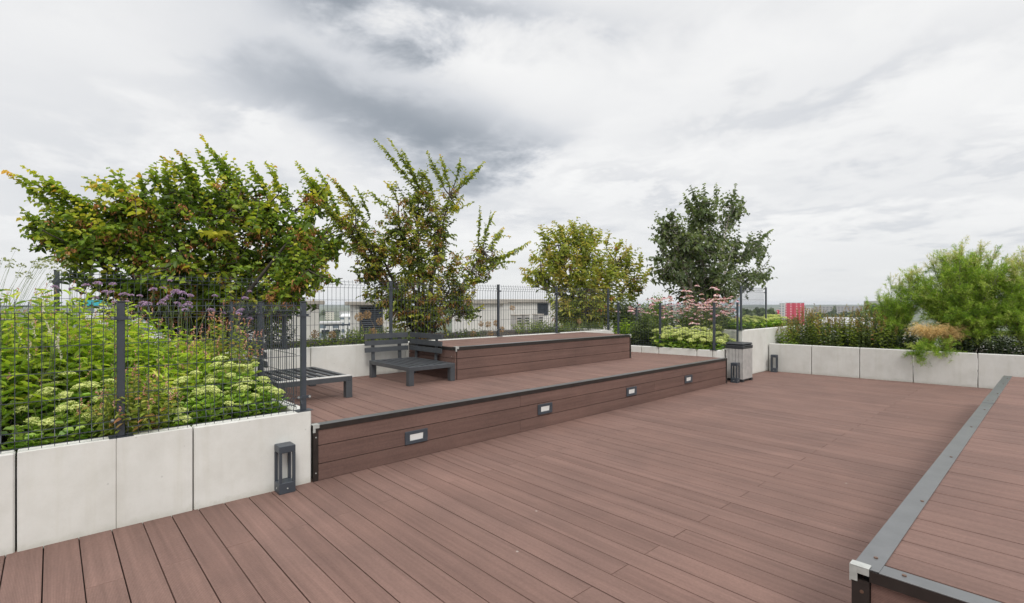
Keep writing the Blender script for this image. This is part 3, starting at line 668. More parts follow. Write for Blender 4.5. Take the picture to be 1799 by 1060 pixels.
def blob(px, py, X, rpx, rpy, rd, n, dx=0):
    c = atX(px, py, X); d = c[0]*FW[0]+c[1]*FW[1]; k = d/FPX
    # lateral radius runs along the wall (Y), depth radius along X
    return (c+np.array([dx,0,0]), (rd, rpx*k*1.05, rpy*k), n)
X1 = -7.9
t1b = [blob(330,440,X1,115,75,.75,150), blob(450,430,X1-.1,90,80,.7,135), blob(520,460,X1,55,60,.5,60), blob(215,415,X1,80,55,.6,90), blob(150,395,X1,60,32,.4,45), blob(95,410,X1,48,20,.3,28),
       blob(300,350,X1,60,45,.5,60), blob(385,350,X1,60,50,.5,65), blob(225,360,X1+.1,50,34,.4,38), blob(470,370,X1,55,45,.45,55), blob(560,430,X1,38,34,.35,34), blob(545,350,X1,28,30,.3,18),
       blob(140,435,X1+.2,45,20,.35,30), blob(250,500,X1,60,38,.6,60), blob(360,515,X1,90,36,.6,80), blob(470,520,X1,60,30,.5,52), blob(180,490,X1+.1,22,22,.3,12), blob(130,478,X1,16,14,.2,7),
       blob(330,470,X1+.55,110,50,.2,45), blob(400,390,X1+.45,100,50,.2,35)]
def sh(x0,y0,x1,y1,X,arch=.06,dx=0): return (atX(x0,y0,X), atX(x1,y1,X+dx), arch)
t1s = [sh(170,400,8,300,X1,.10), sh(175,375,40,292,X1,.08), sh(120,385,18,310,X1,.02), sh(110,415,34,385,X1,.12), sh(100,420,45,400,X1,.05), sh(360,350,310,262,X1,.02), sh(340,340,318,270,X1), sh(430,350,352,237,X1,.0), sh(420,330,372,262,X1),
       sh(470,350,438,285,X1), sh(490,340,466,284,X1), sh(590,390,520,285,X1,.06), sh(575,360,545,312,X1), sh(290,340,265,298,X1), sh(250,350,245,305,X1), sh(200,350,160,322,X1,.05), sh(230,345,195,318,X1), sh(320,320,300,285,X1),
       sh(400,330,392,295,X1), sh(560,430,606,440,X1,.06), sh(520,500,545,520,X1), sh(240,350,155,330,X1+.2,.05), sh(150,400,70,345,X1-.2,.06), sh(180,385,95,335,X1+.1,.05), sh(300,360,285,275,X1), sh(385,340,345,262,X1), sh(440,345,405,300,X1), sh(510,370,480,318,X1), sh(600,400,555,295,X1-.2,.05), sh(215,420,60,415,X1+.2,.08), sh(150,370,60,318,X1,.06), sh(600,410,590,470,X1,.03), sh(350,350,330,300,X1,.0)]+[]
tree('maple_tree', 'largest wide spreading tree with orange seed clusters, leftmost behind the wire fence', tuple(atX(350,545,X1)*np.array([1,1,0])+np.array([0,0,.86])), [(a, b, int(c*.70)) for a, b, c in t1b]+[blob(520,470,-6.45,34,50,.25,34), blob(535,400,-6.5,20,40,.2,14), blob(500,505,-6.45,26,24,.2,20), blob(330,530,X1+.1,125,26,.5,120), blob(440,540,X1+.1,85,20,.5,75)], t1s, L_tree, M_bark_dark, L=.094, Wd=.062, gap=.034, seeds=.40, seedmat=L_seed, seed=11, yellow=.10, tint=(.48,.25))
X2 = -7.7
t2b = [blob(730,540,X2,62,48,.5,100), blob(790,520,X2,48,50,.4,62), blob(680,510,X2,45,45,.4,55), blob(740,460,X2,80,50,.55,105), blob(660,440,X2,42,40,.4,42), blob(625,410,X2,30,34,.3,26), blob(700,400,X2,50,45,.4,50), blob(770,400,X2,45,50,.4,46),
       blob(735,350,X2,40,40,.35,30), blob(790,350,X2,24,30,.25,16), blob(850,450,X2,34,30,.3,24), blob(830,480,X2,26,30,.3,20), blob(600,390,X2,20,24,.25,12), blob(820,545,X2+.3,12,22,.2,10), blob(645,470,X2,30,24,.25,20), blob(735,575,X2,50,18,.35,34)]
t2s = [sh(735,340,657,244,X2,.10), sh(745,345,682,243,X2,.10), sh(735,330,705,262,X2,.05), sh(780,330,750,266,X2,.05), sh(790,330,774,272,X2), sh(800,320,808,278,X2), sh(815,325,850,284,X2,-.02), sh(640,390,575,308,X2,.06), sh(625,380,588,315,X2), sh(650,385,622,326,X2),
       sh(690,370,652,338,X2), sh(700,360,675,320,X2), sh(840,430,843,362,X2,.10,.1), sh(850,430,870,372,X2,.14), sh(860,460,932,424,X2,-.06), sh(855,470,905,460,X2), sh(860,440,885,400,X2,.06), sh(745,330,745,305,X2), sh(815,560,850,535,X2+.3,.04), sh(600,400,560,360,X2,.04), sh(655,460,620,440,X2,.03), sh(640,500,650,485,X2), sh(800,340,830,300,X2,.0), sh(760,340,735,300,X2)]
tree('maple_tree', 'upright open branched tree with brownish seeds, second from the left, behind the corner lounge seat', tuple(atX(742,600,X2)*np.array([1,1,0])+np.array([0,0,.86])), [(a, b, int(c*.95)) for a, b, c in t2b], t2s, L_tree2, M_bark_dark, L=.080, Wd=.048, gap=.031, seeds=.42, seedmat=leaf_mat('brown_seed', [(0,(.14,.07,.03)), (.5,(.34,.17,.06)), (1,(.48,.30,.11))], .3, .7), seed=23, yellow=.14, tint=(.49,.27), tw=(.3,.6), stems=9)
X3 = -7.9
t3b = [blob(1030,530,X3,85,35,.7,110), blob(1000,480,X3,52,45,.6,80), blob(1060,490,X3,60,40,.6,80), blob(980,440,X3,38,36,.45,45), blob(1030,440,X3,42,36,.5,50), blob(1090,460,X3,40,34,.45,42), blob(1110,500,X3,28,34,.4,30), blob(950,480,X3,22,26,.35,20), blob(1030,555,X3,75,18,.6,60), blob(1010,415,X3,40,26,.35,26)]
t3s = [sh(1000,430,972,388,X3), sh(985,430,962,400,X3), sh(1010,420,1003,388,X3), sh(1020,430,1000,402,X3), sh(1040,430,1038,400,X3), sh(1050,430,1055,402,X3), sh(1080,450,1091,420,X3), sh(1100,460,1108,434,X3), sh(1120,480,1126,444,X3), sh(1130,500,1146,470,X3), sh(960,480,915,470,X3,-.03), sh(950,460,930,452,X3),
       sh(960,440,948,396,X3), sh(970,430,955,410,X3), sh(1065,435,1072,412,X3), sh(1025,420,1022,398,X3), sh(940,500,920,480,X3), sh(990,430,982,395,X3)]
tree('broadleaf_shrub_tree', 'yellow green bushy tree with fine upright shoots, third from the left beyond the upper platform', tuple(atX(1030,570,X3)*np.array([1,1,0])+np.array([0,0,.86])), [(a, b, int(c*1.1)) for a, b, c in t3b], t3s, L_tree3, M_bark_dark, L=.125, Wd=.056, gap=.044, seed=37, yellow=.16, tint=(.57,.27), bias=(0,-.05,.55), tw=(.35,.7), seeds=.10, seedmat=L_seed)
X4 = -6.6
t4b = [blob(1235,470,X4,75,45,1.0,170), blob(1200,430,X4,48,42,.7,90), blob(1240,410,X4,52,45,.8,95), blob(1230,365,X4,36,34,.5,48), blob(1285,370,X4,22,38,.4,34), blob(1290,440,X4,42,34,.7,62), blob(1325,430,X4,24,20,.4,24), blob(1175,400,X4,26,28,.4,28), blob(1180,470,X4,34,28,.5,40),
       blob(1300,490,X4,40,24,.6,44), blob(1240,510,X4,72,24,.9,90), blob(1335,480,X4,20,24,.4,18)]
t4s = [sh(1240,370,1237,322,X4), sh(1225,370,1213,325,X4), sh(1255,370,1258,322,X4), sh(1285,370,1292,322,X4), sh(1295,380,1305,345,X4), sh(1330,430,1357,404,X4), sh(1180,400,1155,390,X4), sh(1170,430,1145,420,X4), sh(1170,460,1143,452,X4), sh(1320,480,1352,490,X4), sh(1330,470,1345,440,X4), sh(1220,380,1202,340,X4)]
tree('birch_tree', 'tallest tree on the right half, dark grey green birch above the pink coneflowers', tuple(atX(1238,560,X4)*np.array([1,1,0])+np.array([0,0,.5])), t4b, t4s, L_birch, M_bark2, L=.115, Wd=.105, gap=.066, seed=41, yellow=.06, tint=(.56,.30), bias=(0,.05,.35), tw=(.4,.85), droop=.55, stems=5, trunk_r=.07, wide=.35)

# ---- herbs
def herb(name, label, cat, loc, n, h, r, L, Wd, lmat, seed, tint=(.5,.2), gap=.05, t0=.2, droop=.3, stem=M_stem, flower=None, ffrac=.5, lean=(0,0), group=None, up=.0, stem_r=.003, spread=.35, wide=.42):
    rng = np.random.default_rng(seed); root = empty(name, tuple(loc), 0, label, cat, group); st = MB(); lf = MB(); spk = []
    for i in range(n):
        a = rng.uniform(0, 2*math.pi); u = rng.uniform(0,1)**.55
        b = np.array([math.cos(a)*r*u*spread, math.sin(a)*r*u*spread, 0]); hh = h*(1-.42*u*u)*rng.uniform(.78, 1.06)
        tip = np.array([math.cos(a)*r*u+lean[0]*hh, math.sin(a)*r*u+lean[1]*hh, hh]); mid = b*.5+tip*.5; mid[2] = hh*.65; mid[:2] = b[:2]*.6+tip[:2]*.4
        pts = bez(b, mid, tip, 6); st.tube(pts, np.linspace(stem_r, stem_r*.5, 6), 3)
        tb = tint[0]+rng.normal()*tint[1]*.5
        shoot_leaves(lf, rng, pts, L, Wd, lambda t, k: tb+.25*(t-.6)+rng.normal(size=k)*tint[1]*.5, gap, droop, t0, shrink=.5, alt=1.1, wide=wide)
        if flower and rng.random() < ffrac:
            k = flower[1]; s = rng.uniform(.6,1)*flower[2]; q = tip-np.array([0,0,.01])+np.linspace(0,1,k)[:,None]*np.array([rng.normal()*.25, rng.normal()*.25, 1])*s
            fl = MB(); fl.leaves(q, rng.normal(size=(k,3))+np.array([0,0,.5]), rng.normal(size=(k,3)), flower[3], flower[3]*.8, rng.uniform(0,1,k), 0, 0)
            fl.build('flower_spike', flower[0], root)
    st.build('stems', stem, root); lf.build('foliage', lmat, root)
    return root

# stonecrop flower head: a shallow dome of tiny florets
def head_mesh(seed, R=.055, n=90):
    rng = np.random.default_rng(seed); m = MB()
    rr = R*np.sqrt(rng.uniform(0,1,n)); a = rng.uniform(0,2*math.pi,n); lob = 1+.12*np.sin(a*5+seed)
    x, y = rr*lob*np.cos(a), rr*lob*np.sin(a); z = .022*(1-(rr/R)**2)+rng.uniform(-.003,.003,n); s = rng.uniform(.0048,.0085,n)*R/.055
    c = np.stack([x,y,z],1)
    off = np.array([[1,0,0],[0,1,0],[-1,0,0],[0,-1,0],[0,0,.9],[0,0,-.9]])
    v = c[:,None]+off[None]*s[:,None,None]
    f4 = np.array([[0,1,4,4],[1,2,4,4],[2,3,4,4],[3,0,4,4],[1,0,5,5],[2,1,5,5],[3,2,5,5],[0,3,5,5]])[:,:3]
    m.add(v.reshape(-1,3), ((np.arange(n)*6)[:,None,None]+f4[None]).reshape(-1,3), np.repeat(rng.uniform(0,1,n)*.6+.4*(1-rr/R), 6))
    m.add([[R*.75*math.cos(t), R*.75*math.sin(t), .002] for t in (0,1.57,3.14,4.71)], [(0,1,2,3)], .2)
    for q in range(7):
        t = q*.9+.2; m.tube([(0,0,-.05), (R*.6*math.cos(t), R*.6*math.sin(t), .0)], .0016, 3, .1)
    o = m.build('flower_head', L_head); me = o.data; bpy.data.objects.remove(o); return me
HEADS = [head_mesh(i, R) for i, R in ((1,.058),(2,.05),(3,.064),(4,.04))]
def stonecrop(label, loc, r, h, n, nh, seed, sc=1.0, group=None):
    """many upright stems with paired thick round leaves; each flower head is an object of its own"""
    rng = np.random.default_rng(seed); root = empty('stonecrop', tuple(loc), 0, label, 'stonecrop plant', group); lf = MB(); st = MB(); cnt = 0
    for i in range(n):
        a = i*2.4+rng.uniform(-.3,.3); u = math.sqrt((i+.5)/n); hh = h*(1-.45*u*u)*rng.uniform(.82,1.08)
        tip = np.array([math.cos(a)*r*u, math.sin(a)*r*u, hh]); b = np.array([tip[0]*.45, tip[1]*.45, 0]); pts = bez(b, (b+tip)/2+np.array([0,0,hh*.15]), tip, 7)
        st.tube(pts, .0045*sc, 4)
        k = max(4, int(hh/(.046*sc)))
        for j in range(k):
            t = .15+.8*j/k; p = pts[min(6, int(t*6.99))]; an = j*1.57+rng.uniform(-.3,.3); D = np.array([[math.cos(an),math.sin(an),.35],[-math.cos(an),-math.sin(an),.35]])
            s = (1-.35*t)*rng.uniform(.8,1.15)*sc
            lf.leaves(np.stack([p,p]), D, np.array([[0,0,1.]]*2)+rng.normal(size=(2,3))*.2, .088*s, .064*s, np.clip(.48+.35*t+rng.normal(size=2)*.2,0,1), 0, .05, .35, .5)
        if cnt < nh and (i % max(1, round(n/nh)) == 0):
            cnt += 1; o = bpy.data.objects.new('flower_head', HEADS[rng.integers(4)]); COL.objects.link(o); o.parent = root
            o.location = tuple(tip+np.array([0,0,.035*sc])); o.rotation_euler = (math.cos(a)*0+rng.uniform(-.15,.15)-math.sin(a)*.4*u, rng.uniform(-.15,.15)+math.cos(a)*.4*u, 0); o.scale = (sc*rng.uniform(.75,1.1)*(1.12 if sc > 1.4 else 1),)*3
    st.build('stems', M_stem, root); lf.build('foliage', L_sed, root); return root

ZS = .51
GS1 = 'stonecrop clumps behind the near fence'
lab1 = 'pale headed stonecrop clump low behind the near fence, left of its middle post'
lab2 = 'pale headed stonecrop clump low behind the near fence, right of its middle post'
for i, (x, y, r, h, n, nh) in enumerate([(-4.56,-.10,.17,.20,13,6), (-4.60,.12,.19,.26,17,9), (-4.78,-.02,.18,.36,15,10), (-4.82,.22,.20,.40,17,12), (-4.98,.08,.2,.44,15,10)]):
    stonecrop(lab1, (x,y,ZS), r, h, n, max(3,int(nh*.9)), 100+i, group=GS1)
for i, (x, y, r, h, n, nh) in enumerate([(-4.52,.70,.15,.17,12,3), (-4.56,.92,.19,.32,18,6), (-4.56,1.16,.18,.30,17,5), (-4.58,1.36,.15,.28,14,5), (-4.80,.86,.20,.38,16,9), (-4.84,1.10,.21,.44,18,12), (-4.84,1.34,.15,.40,15,10), (-5.05,1.18,.2,.47,14,10), (-4.78,.64,.17,.30,13,6)]):
    stonecrop(lab2, (x,y,ZS), r, h, n, max(3,int(nh*.85)), 120+i, group=GS1)
herb('knotweed_plant', 'bushy plant with red tinged leaves leaning through the fence at its middle post', 'shrub', (-4.46,.43,ZS), 95, .50, .30, .070, .026, L_red, 5, tint=(.5,.34), gap=.026, t0=.1, flower=(L_spike,9,.05,.012), ffrac=.4)
herb('knotweed_plant', 'red tinged small leaved plant rising behind the stonecrop beside the side fence', 'shrub', (-5.35,1.22,ZS), 60, .92, .36, .075, .024, L_red, 6, tint=(.55,.3), gap=.034, t0=.25, flower=(L_spike,12,.09,.014), ffrac=.75)
herb('knotweed_plant', 'bright green leafy plant at the far left edge behind the near fence', 'shrub', (-4.62,-.42,ZS), 60, .60, .30, .13, .042, L_knot, 7, tint=(.45,.25), gap=.04, t0=.15)
GK = 'tall bright green knotweed plants of the left planter'
lk = 'tall bright green knotweed with narrow leaves massed in the left planter'
spots = [(-5.10,-.55,1.16), (-5.45,-.85,1.25), (-5.2,-.15,1.05), (-5.6,-.35,1.22), (-5.55,.12,1.12), (-5.95,-.6,1.25), (-5.25,.25,.86), (-5.6,.5,.98), (-5.95,.0,1.15), (-5.3,.62,.72), (-5.65,.85,.82), (-6.0,.45,1.0), (-5.15,.95,.60), (-5.95,.85,.72), (-5.0,-1.0,1.2), (-5.4,1.0,.62), (-4.95,.55,.50), (-4.9,-.3,.85), (-6.1,1.2,.60), (-4.85,-.75,.95)]
for i, (x, y, h) in enumerate(spots):
    herb('knotweed_plant', lk, 'shrub', (x,y,ZS), 62, h, .36, .150, .036, L_knot, 200+i, tint=(.55,.40), gap=.048, t0=.25, droop=.18, flower=(L_spike,7,.05,.011), ffrac=.45, group=GK)
for i, (x, y) in enumerate([(-4.75,-.33), (-4.95,-.05)]):
    herb('speedwell_plant', ['pale spiked plant low behind the near fence at its left end', 'pale spiked plant standing among the knotweed behind the stonecrop'][i], 'flowering plant', (x,y,ZS), 12, [.40,.95][i], .13, .05, .012, L_sage, 300+i, gap=.05, t0=.1, flower=(L_white,26,.14,.012), ffrac=.9, up=1)

def head_dome(name, mat, seed, R, n, s, flat=.5):
    rng = np.random.default_rng(seed); m = MB(); d = nrmz(rng.normal(size=(n,3))); d[:,2] = np.abs(d[:,2]); P = d*np.array([R,R,R*flat])*rng.uniform(.6,1,n)[:,None]
    m.leaves(P, d+rng.normal(size=(n,3))*.3, rng.normal(size=(n,3)), s, s*.8, rng.uniform(0,1,n), 0, 0)
    o = m.build(name, mat); me = o.data; bpy.data.objects.remove(o); return me
VB = [head_dome('verbena_head', L_purp, i, R, 60, .014, .45) for i, R in ((1,.026),(2,.019),(3,.031))]
def flower_plant(name, label, cat, base, tips, meshes, fname, seed, stem, sc=(.8,1.2), leafm=None, nleaf=0, group=None, lmat=None, face=False):
    rng = np.random.default_rng(seed); root = empty(name, tuple(base), 0, label, cat, group); st = MB(); lf = MB(); base = np.array(base)
    for tp in tips:
        tp = np.array(tp)-base; b = np.array([tp[0]*.25+rng.normal()*.05, tp[1]*.25+rng.normal()*.05, 0]); pts = bez(b, np.array([b[0]*.6+tp[0]*.4, b[1]*.6+tp[1]*.4, tp[2]*.7]), tp, 6)
        st.tube(pts, np.linspace(.0032, .0016, 6)*(.55 if fname == 'bud' else 1), 3)
        if lmat: shoot_leaves(lf, rng, pts, nleaf, nleaf*.28, lambda t, k: .45+rng.normal(size=k)*.2, .07, .3, .05, shrink=.7)
        o = bpy.data.objects.new(fname, meshes[rng.integers(len(meshes))]); COL.objects.link(o); o.parent = root; o.location = tuple(tp); s = rng.uniform(*sc); o.scale = (s,s,s)
        o.rotation_euler = (rng.normal()*.18, rng.normal()*.18, rng.uniform(0,6))
    st.build('stems', stem, root)
    if lmat: lf.build('foliage', lmat, root)
    return root
rng = np.random.default_rng(77)
def spray(k, cx_, cy_, sx, sy, X, dx=.25): return [atX(cx_+rng.normal()*sx, cy_+rng.normal()*sy, X+rng.uniform(-dx,dx)) for _ in range(k)]
flower_plant('verbena', 'purple flowered verbena above the knotweed, left of its neighbours beside the fence post', 'flowering plant', (-6.1,.55,.51), spray(14,255,520,34,18,-6.1), VB, 'flower_head', 1, M_stem)
flower_plant('verbena', 'purple flowered verbena in front of the dark tree base in the left planter', 'flowering plant', (-6.1,.95,.51), spray(17,322,522,32,18,-6.1), VB, 'flower_head', 2, M_stem)
flower_plant('verbena', 'sparse purple verbena in front of the left end of the long wire fence', 'flowering plant', (-6.0,.15,.51), spray(9,165,512,26,10,-6.1), VB, 'flower_head', 3, M_stem)
flower_plant('verbena', 'few small purple verbena heads beside the side fence', 'flowering plant', (-5.9,1.3,.51), spray(9,420,548,45,14,-5.9), VB, 'flower_head', 4, M_stem)
BU = [head_dome('bud', L_bud, i, .022, 16, .014, .8) for i in (5,6)]
flower_plant('meadow_rue', 'thin see-through pale plant with tiny buds at the far left against the sky', 'flowering plant', (-6.3,-.55,.51), spray(34,66,470,38,14,-6.3,.3), BU, 'bud', 5, M_stem, sc=(.7,1.3))

# pink coneflowers
def coneflower_mesh(seed):
    rng = np.random.default_rng(seed); m = MB(); k = 13; a = np.arange(k)*2*math.pi/k+rng.uniform(-.1,.1,k); D = np.stack([np.cos(a), np.sin(a), np.full(k,-.30)],1)
    m.leaves(D*np.array([.016,.016,0]), D, np.array([[0,0,1.]]*k), .062, .020, rng.uniform(.2,1,k), 0, .25, .1, .5)
    for (r0, r1, z0, z1) in ((.020,.024,-.004,.010), (.024,.012,.010,.024)): m.cyl((0,0), r0, z0, z1, 10, .5, 1, r1=r1)
    o = m.build('coneflower_head', [L_pink, L_cone]); me = o.data; bpy.data.objects.remove(o); return me
CF = [coneflower_mesh(i) for i in (1,2)]
cf = [('leftmost pink coneflower plant, above the leafy bush at the upper platform end', -6.9, 1122, 550, 14, 8, 9, 9.9), ('pink coneflower plant behind the middle of the stonecrop bed under the birch', -6.2, 1175, 540, 15, 13, 17, 10.1), ('pink coneflower plant just left of the dark fence post in the stonecrop bed', -5.7, 1218, 545, 15, 15, 19, 10.2),
      ('densest pink coneflower plant right of the dark fence post', -5.3, 1245, 540, 15, 16, 19, 10.4), ('pink coneflower plant reaching in front of the tall corner fence posts', -4.95, 1272, 548, 14, 12, 15, 10.4)]
for i, (lb, X, px, py, sx, sy, k, Yb) in enumerate(cf):
    flower_plant('coneflower', lb, 'flowering plant', (X, float(atX(px,py,X)[1]), .51), spray(int(k*2.2), px, py-5, sx*1.1, sy, X, .3), CF, 'flower_head', 20+i, M_stem, sc=(.72,1.05), lmat=L_sage, nleaf=.10)
for i, (px, X, h, r, lb) in enumerate([(1085,-6.7,.50,.45,'leafy green bush with small leaves at the end of the upper platform'), (1120,-6.25,.62,.42,'dark leafy bush left of the stonecrop bed'), (1150,-6.9,.95,.45,'tall loose leafy plant rising in front of the birch'), (1098,-7.2,.98,.40,'airy tall plant with small pale leaves between two trees'), (1215,-5.9,.72,.6,'dark leafy base of the coneflower bed under the birch'), (1262,-5.2,.72,.55,'dark leafy plants below the rightmost coneflowers')]):
    p = atX(px, 560, X); herb('leafy_perennial', lb, 'shrub', (p[0], p[1] if p[1] > 9.7 else 9.75, .51), 110, h*1.3, r, .11, .045, [L_knot, L_sage, L_knot, L_sage, L_sage, L_sage][i], 400+i, tint=(.35,.3), gap=.05, t0=.1)
GS2 = 'stonecrop clumps in the coneflower bed'
for i, (px, X, r, h, n, nh) in enumerate([(1148,-5.55,.26,.34,16,9), (1172,-5.25,.28,.36,18,11), (1195,-5.0,.28,.34,18,12), (1222,-4.78,.26,.33,17,12), (1250,-4.66,.22,.30,15,10), (1272,-4.72,.22,.25,14,9), (1165,-5.7,.3,.46,15,12), (1195,-5.5,.3,.44,15,12), (1225,-5.2,.3,.46,15,12), (1255,-4.95,.28,.42,15,12), (1285,-4.75,.2,.30,12,8)]):
    p = atX(px, 600, X); stonecrop('large stonecrop clump with yellow green heads in the low bed left of the litter bin', (p[0], max(p[1], 9.62 - (p[0]+4.46)*.143*-1 if False else 9.42+(-4.46-p[0])*-.14+r*.55), .51), r, h, n, nh, 500+i, 1.5, GS2)
GS3 = 'stonecrop clumps on the tallest planter'
for i, (px, Y) in enumerate([(1320,10.9), (1332,11.4), (1343,12.0), (1353,12.5), (1362,13.0), (1368,13.5)]):
    p = atY(px, 570, Y); stonecrop('bright yellow green stonecrop clump on top of the tallest white planter', (min(p[0], -4.72)-.05, Y, .89), .28, .27, 15, 9, 560+i, 1.3, GS3)

# dry allium heads leaning over the back planter
AL = []
for i in (1,2):
    r_ = np.random.default_rng(i); m = MB(); d = nrmz(r_.normal(size=(110,3))); blades(m, d*.008, d, .036, .003, .3); blades(m, d*.036, d+r_.normal(size=d.shape)*.5, .016, .012, .7)
    o = m.build('allium_head', L_allium); AL.append(o.data); bpy.data.objects.remove(o)
al = [((650,600),(631,557),'left of the louvred vent'), ((672,592),(645,553),'higher of the two before the louvred vent'), ((668,600),(655,583),'low in front of the louvred vent'), ((600,606),(554,587),'beside the pale roof block'), ((610,600),(584,588),'low over the white planter wall'), ((690,585),(668,565),'left of the wide fence post'),
      ((870,592),(858,570),'left of the post behind the upper platform'), ((880,592),(845,569),'far left of the post behind the upper platform'), ((886,592),(872,568),'touching the post behind the upper platform'), ((900,590),(881,579),'right of the post behind the upper platform'), ((905,580),(900,541),'highest against the long roof building'), ((1010,580),(1018,565),'under the third tree'), ((870,596),(862,586),'low over the upper platform edge'), ((845,598),(832,587),'under the second tree')]
for i, (b, t, w) in enumerate(al):
    X = -7.15; B = atX(b[0], b[1], X); B[2] = .86; flower_plant('dried_allium', 'round tan dried allium head, '+w, 'dried flower', B, [atX(t[0], t[1], X)], AL, 'seed_head', 600+i, M_dry, sc=(1.1,1.5))
gs = [(560,-7.3,.16,.5),(600,-7.5,.25,.5),(640,-7.4,.30,.45),(680,-7.3,.28,.4),(700,-7.4,.22,.4),(820,-7.4,.2,.5),(935,-7.6,.34,.5),(960,-7.5,.30,.5),(990,-7.4,.28,.5),(1020,-7.5,.30,.5),(1055,-7.4,.28,.5)]
for i, (px, X, h, r) in enumerate(gs):
    p = atX(px, 580, X); herb('low_shrub', 'low spreading green shrub on the back planter '+('left of the louvred vent' if i < 5 else 'beyond the upper platform'), 'shrub', (p[0],p[1],.86), 60, h, r, .05, .02, L_sage if i % 2 else L_red, 650+i, tint=(.4,.25), gap=.035, t0=.05, spread=.7, group='low shrubs along the back planter')
for px in (500, 470, 520):
    p = atX(px, 600, -7.4)
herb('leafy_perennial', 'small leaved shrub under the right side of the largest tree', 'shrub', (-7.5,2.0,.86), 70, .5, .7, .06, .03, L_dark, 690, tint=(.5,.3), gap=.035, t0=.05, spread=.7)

# back right planter
rp = [(1392,.45,'leftmost brown spiked sage plant at the back right planter'), (1418,.62,'brown spiked sage plant in front of the pink tower'), (1440,.62,'brown spiked sage plant in front of the far grey blocks'), (1466,.50,'low sage plant in the middle of the back right planter'), (1496,.60,'brown spiked sage plant in front of the white roof'), (1524,.66,'brown spiked sage plant touching the feathery shrub'), (1548,.5,'dark sage plant under the small feathery shrub')]
for i, (px, h, lb) in enumerate(rp):
    p = atY(px, 590, 12.55+.13*i*.3); herb('sage_plant', lb, 'flowering plant', (p[0],p[1]-.15,.51), 60, h*1.35, .34, .085, .034, L_sage if i % 2 else L_red, 700+i, tint=(.45,.3), gap=.042, t0=.1, flower=(L_brown,16,.14,.020), ffrac=.8, spread=.7)
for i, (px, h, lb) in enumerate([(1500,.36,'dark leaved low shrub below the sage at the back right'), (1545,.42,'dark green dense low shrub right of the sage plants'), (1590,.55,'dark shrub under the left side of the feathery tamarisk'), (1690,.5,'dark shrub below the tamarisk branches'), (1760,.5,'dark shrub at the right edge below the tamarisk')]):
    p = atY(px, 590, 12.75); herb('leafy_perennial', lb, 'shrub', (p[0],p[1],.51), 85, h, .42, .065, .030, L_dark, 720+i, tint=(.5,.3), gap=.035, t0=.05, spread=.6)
herb('stonecrop', 'low bright green edging plant at the left end of the back right planter', 'stonecrop plant', (-4.05,12.15,.51), 40, .14, .28, .05, .03, L_sed, 731, tint=(.7,.2), gap=.03)
herb('leafy_perennial', 'thin dark red plant at the left end of the back right planter', 'shrub', (-4.15,12.2,.51), 9, .52, .16, .03, .008, L_spike, 732, tint=(.0,.1), gap=.03, t0=.5)

def tamarisk(label, base, limbs, seed, dens=1.0):
    """feathery shrub: limbs -> branchlets -> hair-thin blades"""
    rng = np.random.default_rng(seed); base = np.array(base, float); root = empty('tamarisk', tuple(base), 0, label, 'shrub'); wd = MB(); lf = MB()
    for (tip, arch, nb, seedy) in limbs:
        tip = np.array(tip); L0 = np.linalg.norm(tip-base); b0 = base+np.array([rng.normal()*.06, rng.normal()*.04, 0]); mid = (b0+tip)/2+np.array([0,0,arch])
        pts = bez(b0, mid, tip, 14)-base; wd.tube(pts, np.linspace(.016, .0025, 14), 5)
        nb = int(nb*dens*1.5)
        tipd = nrmz(pts[-1]-pts[-3]+np.array([0,0,.12])); lead = bez(pts[-1], pts[-1]+tipd*.10, pts[-1]+tipd*.20+np.array([0,0,.05]), 6); wd.tube(lead, .0012, 3)
        for (kk, lw) in ((70,.0045),): tq = rng.uniform(0,1,kk); Pq = np.stack([np.interp(tq, np.linspace(0,1,6), lead[:,c_]) for c_ in range(3)],1); blades(lf, Pq, nrmz(tipd*1.1+rng.normal(size=(kk,3))*.45), rng.uniform(.03,.11,kk)*(1.15-.8*tq), lw, np.where(rng.random(kk) < (.6 if seedy else .1), 1.0, .6))
        for q in range(nb):
            t = rng.uniform(.22, 1.0)**.8; i = min(12, int(t*13)); p = pts[i]+(pts[i+1]-pts[i])*rng.random(); T = nrmz(pts[i+1]-pts[i])
            D = nrmz(T*.8+rng.normal(size=3)*.55+np.array([-.1,0,.42])); ln = rng.uniform(.22,.48)*(1.15-.45*t)
            e = p+D*ln; p2 = bez(p, (p+e)/2+np.array([0,0,.03]), e+np.array([0,0,-.02]), 6); wd.tube(p2, np.linspace(.003,.001,6), 3)
            ns = 22; tt = rng.uniform(.12,1,ns); P = np.stack([np.interp(tt, np.linspace(0,1,6), p2[:,k]) for k in range(3)],1)
            DD = nrmz(D*.8+rng.normal(size=(ns,3))*.55); ll = rng.uniform(.05,.12,ns)*(1.1-.5*tt)
            tb = .55+rng.normal()*.2+(.12 if tip[2]-base[2] > 1.2 else 0)
            blades(lf, P, DD, ll, .0055, np.clip(tb+.22*(t-.5)+rng.normal(size=ns)*.1,0,.86))
            # second order: hair along each spray
            k = 5; P3 = (P[:,None]+DD[:,None]*ll[:,None,None]*rng.uniform(.1,.95,(ns,k))[:,:,None]).reshape(-1,3); D3 = nrmz(np.repeat(DD,k,0)*.8+rng.normal(size=(ns*k,3))*.6)
            blades(lf, P3, D3, rng.uniform(.02,.05,ns*k), .0045, np.clip(tb+rng.normal(size=ns*k)*.14, 0, .86) if not (seedy and t > .8 and rng.random() < .5) else 1.0)
    wd.build('branches', M_bark, root); lf.build('foliage', L_tam, root); return root
YT = 13.0
def ty(px, py, Y=YT): return atY(px, py, Y)
